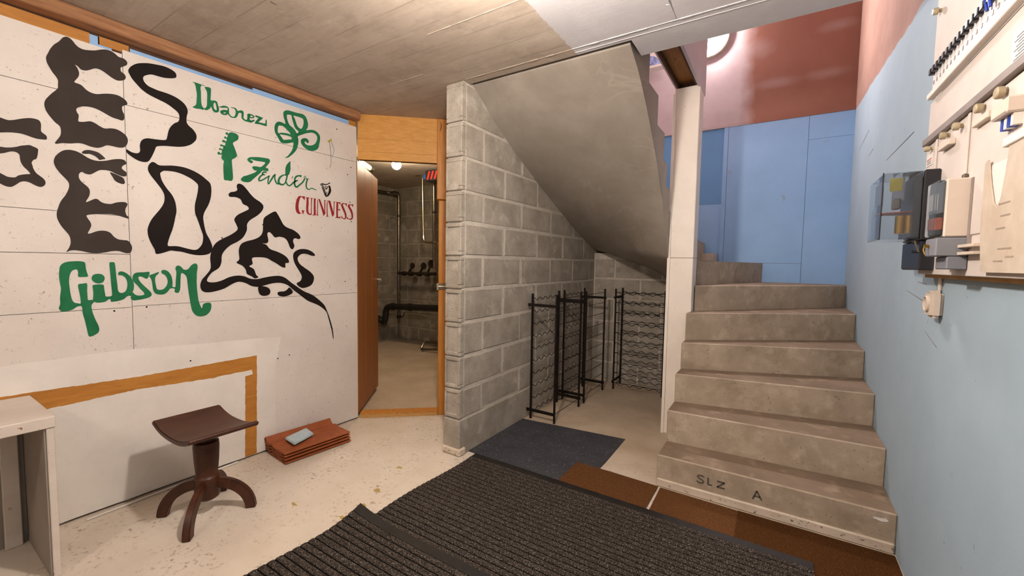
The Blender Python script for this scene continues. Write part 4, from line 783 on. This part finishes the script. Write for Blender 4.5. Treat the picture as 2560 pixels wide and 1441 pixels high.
# ------------------------------------------------------------------ roof tiles and block on top
def tprof():
    up_, dn = [], []
    for i in range(41):
        u = i/40; x = -.15+.30*u
        z = .034*math.exp(-((u-.09)/.075)**2)+.012*math.exp(-((u-.38)/.085)**2)+.003*math.exp(-((u-.97)/.03)**2)
        up_.append((x, z+.0125)); dn.append((x, z+(.0045 if u > .86 else 0)))
    return up_+dn[::-1]
tl = ['topmost red clay roof tile of the stack, under the pale block', 'second red clay roof tile from the top of the stack', 'third red clay roof tile from the top, second from the floor', 'bottom red clay roof tile of the stack, lying on the floor']
for i in range(4):
    e = empty('roof_tile', (-2.692+random.uniform(-.005, .005), 1.635+random.uniform(-.006, .006), .001+(3-i)*.0205), -.085+random.uniform(-.008, .008), label=tl[i], cat='roof tile', group='stack of roof tiles')
    MB().extr(tprof(), -.225, .225).build('tile_body', M['tile'], e, True, local=True)
    bx('nib', M['tile'], -.05, -.02, .205, .222, .0, .016, e, bevel=.003, local=True)
    for yy in (-.2245, .214): bx('end_lip', M['tile'], .03, .15, yy, yy+.0105, .0123, .0165, e, bevel=.002, local=True)
MB().prism([(-2.735, 1.497), (-2.597, 1.480), (-2.648, 1.648), (-2.775, 1.672)], .0875, .105).build('pale_block', M['sponge'], bevel=.005, seg=2, label='pale blue grey slab lying on the stack of roof tiles', cat='block')

# ------------------------------------------------------------------ desk
dk = empty('desk', (-2.6, -.3, 0), label='scuffed white bench desk at the left edge', cat='desk')
MB().box(-2.846, -2.398, -1.1, .402, .616, .662).build('top', M['desk'], dk, bevel=.003)
bx('side_panel', M['desk'], -2.846, -2.404, .376, .398, 0, .6155, dk, bevel=.002)
bx('side_panel', M['desk'], -2.846, -2.404, -1.09, -1.065, 0, .6155, dk, bevel=.002)
bx('shaded_inner_face', M['desk_shade'], -2.82, -2.412, .370, .3755, .0, .6155, dk)  # thin skin that paints the shade on the panel's inner side
bx('back_panel', M['desk_shade'], -2.846, -2.825, -1.06, .3695, .0, .615, dk)
bx('batten', M['desk'], -2.8245, -2.80, .30, .352, .0, .615, dk, bevel=.003)

# ------------------------------------------------------------------ switchboard on the right wall
BXF = .465
sb = empty('switchboard', (.49, 1.5, 1.27), label='large cream electrical switchboard on the right wall', cat='switchboard')
bx('backing_board', M['boardwood'], .486, .508, .5, 2.246, 1.268, 2.42, sb)
bx('lower_panel', M['board'], BXF, .486, .5, 2.246, 1.281, 1.771, sb, bevel=.002)
bx('middle_panel', M['board'], BXF, .486, .5, 2.246, 1.798, 1.934, sb, bevel=.002)
bx('upper_panel', M['board'], BXF, .486, .5, 2.246, 2.052, 2.42, sb, bevel=.002)
bx('slot_back', M['board'], .478, .486, .5, 2.246, 1.934, 2.052, sb)
bx('cover_rail', M['paper'], .444, BXF, .5, 2.205, 1.936, 1.956, sb, bevel=.002)
bx('grey_rail', M['rail'], .450, BXF+.01, .5, 2.248, 1.772, 1.797, sb, bevel=.002)
for i in range(20):
    y = 2.175-i*.036
    b = bx('breaker', M['breaker'], .455, .478, y-.016, y+.016, 1.962, 2.046, sb, bevel=.002)
    bx('toggle', M['darkplastic'] if i < 15 else M['bluewire'], .440, .456, y-.010, y+.010, 2.020, 2.042, b, bevel=.002)
    bx('terminal', M['rail'], .4535, .456, y-.006, y+.004, 1.985, 1.997, b)
MB().tube([(.447, 1.72, 2.06), (.44, 1.70, 2.075), (.438, 1.68, 2.05), (.445, 1.675, 2.00)], .004, 6).build('blue_wire', M['bluewire'], sb, True)
MB().tube([(.447, 1.66, 2.08), (.437, 1.655, 2.05), (.444, 1.65, 2.0)], .004, 6).build('blue_wire', M['bluewire'], sb, True)
for y, z, r in ((2.168, 1.748, .010), (1.988, 1.75, .012), (1.866, 1.747, .012), (1.693, 1.748, .013), (1.561, 1.745, .015), (2.19, 2.254, .012)):
    MB().lathe([(r*.55, 0), (r*.55, -.008), (r, -.010), (r, -.022), (r*.8, -.025)], (BXF, y, z), 14, 'x').build('knob', M['knob'], sb, True)
for y0, y1, z0 in ((1.922, 2.032, 1.706), (1.622, 1.730, 1.703)):
    h = bx('label_holder', M['plastic'], .447, BXF, y0, y1, z0, z0+.020, sb, bevel=.002)
bx('window_strip', M['paper'], .4635, BXF, 1.64, 1.682, 1.635, 1.702, sb)
for y, z0 in ((1.806, 1.575), (2.112, 1.66)):
    bx('divider_strip', M['board'], .459, BXF, y-.007, y+.007, z0, 1.768, sb, bevel=.002)
bx('raised_plate', M['board'], .461, BXF, .9, 1.765, 1.40, 1.765, sb, bevel=.002)
bx('screw', M['steel'], .452, BXF, 1.784, 1.798, 1.572, 1.586, sb, bevel=.003)
skt = bx('outlet', M['plastic'], .430, BXF, 1.455, 1.541, 1.668, 1.706, sb, bevel=.004)
for k in range(4): bx('terminal', M['bluewire'] if k % 2 else M['paper'], .445, BXF, 1.46+k*.018, 1.474+k*.018, 1.640, 1.667, skt)
bx('lower_cover_rail', M['paper'], .447, BXF, 1.0, 1.516, 1.598, 1.620, sb, bevel=.002)
for z0 in (1.343, 1.364): bx('bracket_arm', M['plastic'], .440, BXF, 1.615, 1.735, z0, z0+.008, sb)
bx('bracket_pin', M['rail'], .455, BXF, 1.607, 1.611, 1.37, 1.435, sb)
# papers
nt = bx('notice', M['paper'], .4635, .4648, 1.25, 1.563, 1.80, 1.884, label='white printed notice sheet on the switchboard', cat='notice')
for k in range(8): bx('text_line', M['ink'], .4630, .4636, 1.27, 1.548-(k % 3)*.01, 1.812+k*.0075, 1.8135+k*.0075, nt)
wn_ = bx('notice', M['paper'], .4635, .4648, 2.165, 2.236, 1.690, 1.735, label='small slip with a red line at the left edge of the switchboard', cat='notice')
bx('red_line', M['redink'], .4630, .4636, 2.17, 2.23, 1.712, 1.715, wn_)
for k in range(3): bx('text_line', M['ink'], .4630, .4636, 2.175, 2.225, 1.696+k*.005, 1.6975+k*.005, wn_)
pk = empty('document_pocket', (.455, 1.4, 1.293), label='yellowed clear plastic document pocket on the switchboard', cat='pocket')
bx('paper', M['paper'], .4560, .4585, 1.24, 1.595, 1.30, 1.572, pk)
MB().extr([(1.20, 1.294), (1.60, 1.294), (1.622, 1.40), (1.625, 1.585), (1.605, 1.588), (1.58, 1.52), (1.555, 1.47), (1.535, 1.455), (1.515, 1.475), (1.50, 1.53), (1.49, 1.60), (1.20, 1.62)], .4515, .4548, 'x').build('sleeve', M['plasticfilm'], pk)
for k, (y, z, w) in enumerate(((1.49, 1.46, .06), (1.48, 1.43, .05), (1.50, 1.40, .05), (1.47, 1.35, .07), (1.50, 1.32, .05), (1.44, 1.33, .04))):
    bx('printed_mark', M['smudge'], .4510, .4516, y-w/2, y+w/2, z, z+.004, pk)

def meter(e, x0, xb, xw, y0, y1, z0, z1, base):
    bx('base', M[base], xb, xw, y0, y1, z0, z1, e, bevel=.004)
    cvr = MB().box(x0, xb, y0+.003, y1-.003, z0+.003, z1-.003).build('clear_cover', M['clear'], e, bevel=.004)
m1 = empty('electricity_meter', (.42, 2.17, 1.40), label='black electricity meter with clear cover showing gold coils, at the board edge', cat='meter')
meter(m1, .311, .422, .4645, 2.043, 2.30, 1.404, 1.652, 'darkplastic')
bx('dial_plate', M['greyplastic'], .372, .376, 2.07, 2.28, 1.55, 1.635, m1)
bx('yellow_label', M['yellow'], .335, .37, 2.075, 2.077, 1.585, 1.632, m1)
bx('inner_frame', M['darkplastic'], .40, .418, 2.06, 2.28, 1.42, 1.635, m1)
MB().lathe([(.001, 0), (.07, 0), (.07, .003), (.001, .003)], (.385, 2.15, 1.507), 28).build('copper_disc', M['orangepart'], m1)
MB().tube([(.375, 2.10, 1.495), (.375, 2.10, 1.43)], .016, 10).build('coil', M['brass'], m1, True)
MB().tube([(.398, 2.09, 1.495), (.398, 2.09, 1.43)], .014, 10).build('coil', M['brass'], m1, True)
bx('magnet', M['steel'], .35, .372, 2.09, 2.13, 1.52, 1.56, m1, bevel=.004)
bx('cover_edge', M['darkplastic'], .3095, .3125, 2.0425, 2.0465, 1.406, 1.65, m1)
bx('terminal_cover', M['darkplastic'], .424, .464, 2.047, 2.30, 1.296, 1.402, m1, bevel=.005)
for z in (1.395, 1.362):
    MB().tube([(.405, 2.06, z), (.43, 2.06, z)], .005, 8).build('screw', M['darkplastic'], m1)
MB().tube([(.41, 2.05, 1.40), (.412, 2.042, 1.385), (.42, 2.04, 1.36)], .003, 6).build('seal_wire', M['steel'], m1)
m2 = empty('electricity_meter', (.43, 1.79, 1.30), label='cream electricity meter with grey terminal cover, nearer the viewer', cat='meter')
meter(m2, .388, .409, .4645, 1.741, 1.838, 1.396, 1.568, 'plastic')
bx('face_plate', M['greyplastic'], .404, .4085, 1.746, 1.832, 1.47, 1.56, m2)
bx('rating_label', M['paper'], .4025, .4038, 1.79, 1.828, 1.48, 1.53, m2)
for k in range(4): bx('wire_end', M['orangepart'], .394, .408, 1.75+k*.02, 1.758+k*.02, 1.42, 1.455, m2)
bx('terminal_cover', M['greyplastic'], .394, .464, 1.737, 1.842, 1.339, 1.394, m2, bevel=.003)
bx('terminal_cover', M['greyplastic'], .420, .464, 1.738, 1.841, 1.300, 1.3385, m2, bevel=.003)
MB().tube([(.393, 1.80, 1.372), (.382, 1.80, 1.372)], .005, 8).build('screw', M['brass'], m2)
MB().tube([(.384, 1.80, 1.372), (.380, 1.795, 1.36), (.383, 1.79, 1.345)], .002, 5).build('seal_wire', M['brass'], m2)
bx('grey_strip', M['rail'], .4585, .4649, 1.725, 1.741, 1.36, 1.565, m2)  # grey strip on the board at the near side of the meter

so = empty('wall_socket', (.49, 2.13, 1.12), label='beige surface socket below the switchboard', cat='socket')
bx('body', M['plastic'], .474, XR-.001, 2.094, 2.172, 1.122, 1.222, so, bevel=.010, seg=2)
MB().lathe([(.030, 0), (.030, -.006), (.026, -.008), (.026, -.002)], (.474, 2.133, 1.172), 18, 'x').build('socket_face', M['plastic'], so, True)
MB().tube([(XR-.006, 2.133, 1.222), (XR-.006, 2.133, 1.268)], .006, 8).build('cable', M['plastic'], so)

# ------------------------------------------------------------------ store room pipes
def sr(x, z, Y): return (x*Y/4.62, Y, 1.3+(z-1.3)*Y/4.62)
def rnd(pts, r=.06, n=5):
    pts = [Vector(p) for p in pts]; out = [pts[0]]
    for a, b, c in zip(pts, pts[1:], pts[2:]):
        ra = min(r, (a-b).length/2); rc = min(r, (c-b).length/2)
        p = b+(a-b).normalized()*ra; q = b+(c-b).normalized()*rc
        for k in range(n+1):
            t = k/n; out.append(p.lerp(b, t).lerp(b.lerp(q, t), t))
    return out+[pts[-1]]
Y1 = 4.50
p1 = empty('water_pipe', sr(-5.066, .43, Y1), label='long vertical steel pipe with a row of dark valve wheels in the store room corner', cat='pipe')
a = Vector(sr(-5.066, 2.34, Y1)); b = Vector(sr(-5.067, .434, Y1))
MB().tube(rnd([(SX+.06, 3.2, a.z+.03), (SX+.12, Y1-.02, a.z+.03), (a.x, Y1, a.z+.03), b], .07), .021, 10).build('run', M['steel'], p1, True)
for z in (1.98, 1.12): MB().lathe([(.03, -.012), (.03, .012)], (a.x, Y1, z), 14).build('clip', M['valve'], p1)
MB().tube([b, (b.x, b.y, b.z-.05)], .032, 10).build('end_cap', M['valve'], p1)
MB().tube(rnd([(b.x, b.y, b.z-.02), (b.x+.12, b.y-.02, b.z-.02), (b.x+.14, b.y-.02, b.z+.05)], .04), .008, 6).build('drain_cock', M['valve'], p1, True)
Y2 = 4.12
p2 = empty('water_pipe', sr(-4.534, 1.6, Y2), label='bright bent pipe joining a second upright pipe beside the orange door post', cat='pipe')
MB().tube(rnd([sr(-4.70, 2.60, Y2), sr(-4.555, 2.60, Y2), sr(-4.534, 1.585, Y2), sr(-4.26, 1.571, Y2)], .07), .017, 10).build('run', M['shiny'], p2, True)
MB().lathe([(.025, -.02), (.025, .02)], sr(-4.534, 1.66, Y2), 12).build('joint', M['shiny'], p2)
p3 = p2
MB().tube([sr(-4.325, 2.58, Y2), sr(-4.317, 1.18, Y2)], .018, 10).build('run', M['steel'], p3, True)
MB().lathe([(.027, -.012), (.027, .012)], sr(-4.322, 2.02, Y2), 12).build('clip', M['valve'], p3)
p4 = p1
MB().tube([sr(-5.06, 1.10, Y1), sr(-4.28, 1.112, Y1)], .024, 10).build('header', M['valve'], p4)
for x in (-4.95, -4.80, -4.62, -4.45): MB().lathe([(.034, -.03), (.034, .03)], sr(x, 1.10, Y1), 12, 'x').build('joint', M['valve'], p4)
for x, z, rr in ((-4.765, 1.225, .045), (-4.528, 1.225, .05), (-4.37, 1.26, .06)):
    c = Vector(sr(x, z, Y1-.02)); d = Vector(sr(x-.08, 1.11, Y1))
    MB().tube([d, c], .016, 8).build('valve_stem', M['valve'], p4)
    MB().lathe([(rr*.4, -.01), (rr, -.008), (rr, .008), (rr*.4, .012)], tuple(c), 16, 'y').build('valve_wheel', M['valve'], p4, True)
Y3 = 4.32
p5 = empty('drain_pipe', sr(-5.0, .55, Y3), label='black drain pipe with curved trap low on the store room wall', cat='pipe')
MB().tube(rnd([sr(-4.22, .60, Y3), sr(-5.30, .556, Y3), sr(-5.365, .50, Y3), sr(-5.375, .36, Y3), sr(-5.42, .28, Y3), sr(-5.48, .32, Y3), (SX+.02, Y3-.25, .52)], .1), .048, 12).build('run', M['blackpipe'], p5, True)
for x in (-4.82, -5.20): MB().lathe([(.056, -.03), (.056, .03)], sr(x, .576 if x > -5 else .56, Y3), 14, 'x').build('collar', M['blackpipe'], p5)
p6 = empty('floor_pipe', (-4.3, 4.4, 0), label='looped metal pipe end just above the store room floor', cat='pipe')
MB().tube(rnd([(-3.95, 4.45, .13), (-4.27, 4.38, .13), (-4.27, 4.30, .03), (-3.95, 4.38, .06)], .05), .017, 8).build('run', M['steel'], p6, True)
p7 = MB().tube(rnd([(-3.86, 2.93, 2.37), (-4.02, 3.22, 2.36)], .05), .032, 12).build('ceiling_pipe', M['creampipe'], smooth=True, label='cream plastic pipe under the store room ceiling above the door', cat='pipe')
MB().lathe([(.036, -.03), (.036, .03)], (-4.035, 3.25, 2.36), 12, 'y').build('end_collar', M['valve'], p7)
cr = empty('slatted_box', (-3.7, 3.9, 2.30), label='black box with red slats and blue end under the store room ceiling', cat='box')
bx('body', M['darkplastic'], -3.80, -3.35, 3.90, 4.10, 2.30, 2.435, cr, bevel=.006)
for k in range(5):
    x = -3.77+k*.062
    MB().add([(x, 3.892, 2.318), (x+.028, 3.892, 2.318), (x+.062, 3.892, 2.418), (x+.034, 3.892, 2.418), (x, 3.9, 2.318), (x+.028, 3.9, 2.318), (x+.062, 3.9, 2.418), (x+.034, 3.9, 2.418)], [(0, 1, 2, 3), (4, 7, 6, 5), (0, 4, 5, 1), (1, 5, 6, 2), (2, 6, 7, 3), (3, 7, 4, 0)]).build('slat', M['redslat'], cr)
bx('end_piece', M['bluebit'], -3.845, -3.80, 3.905, 4.08, 2.33, 2.39, cr, bevel=.005)

# ------------------------------------------------------------------ upstairs ledge with picture
lg = bx('wall_ledge', M['paper'], -1.55, -1.06, 4.66, 4.757, 3.40, 3.425, label='white ledge high on the wall behind the stairs', cat='ledge')
pc = empty('picture', (-1.2, 4.70, 3.425), label='small colourful picture standing on the white ledge', cat='picture')
bx('panel', M['paper'], -1.40, -1.04, 4.70, 4.715, 3.426, 3.75, pc)
flat('blue_hills', M['picblue'], [[(-1.40, 3.428), (-1.04, 3.428), (-1.10, 3.50), (-1.16, 3.47), (-1.22, 3.53), (-1.28, 3.55), (-1.34, 3.50), (-1.40, 3.52)]], lambda u, v: (u, 4.699, v), pc)
flat('red_shape', M['picred'], [[(-1.30, 3.60), (-1.22, 3.58), (-1.20, 3.70), (-1.27, 3.72)]], lambda u, v: (u, 4.699, v), pc)
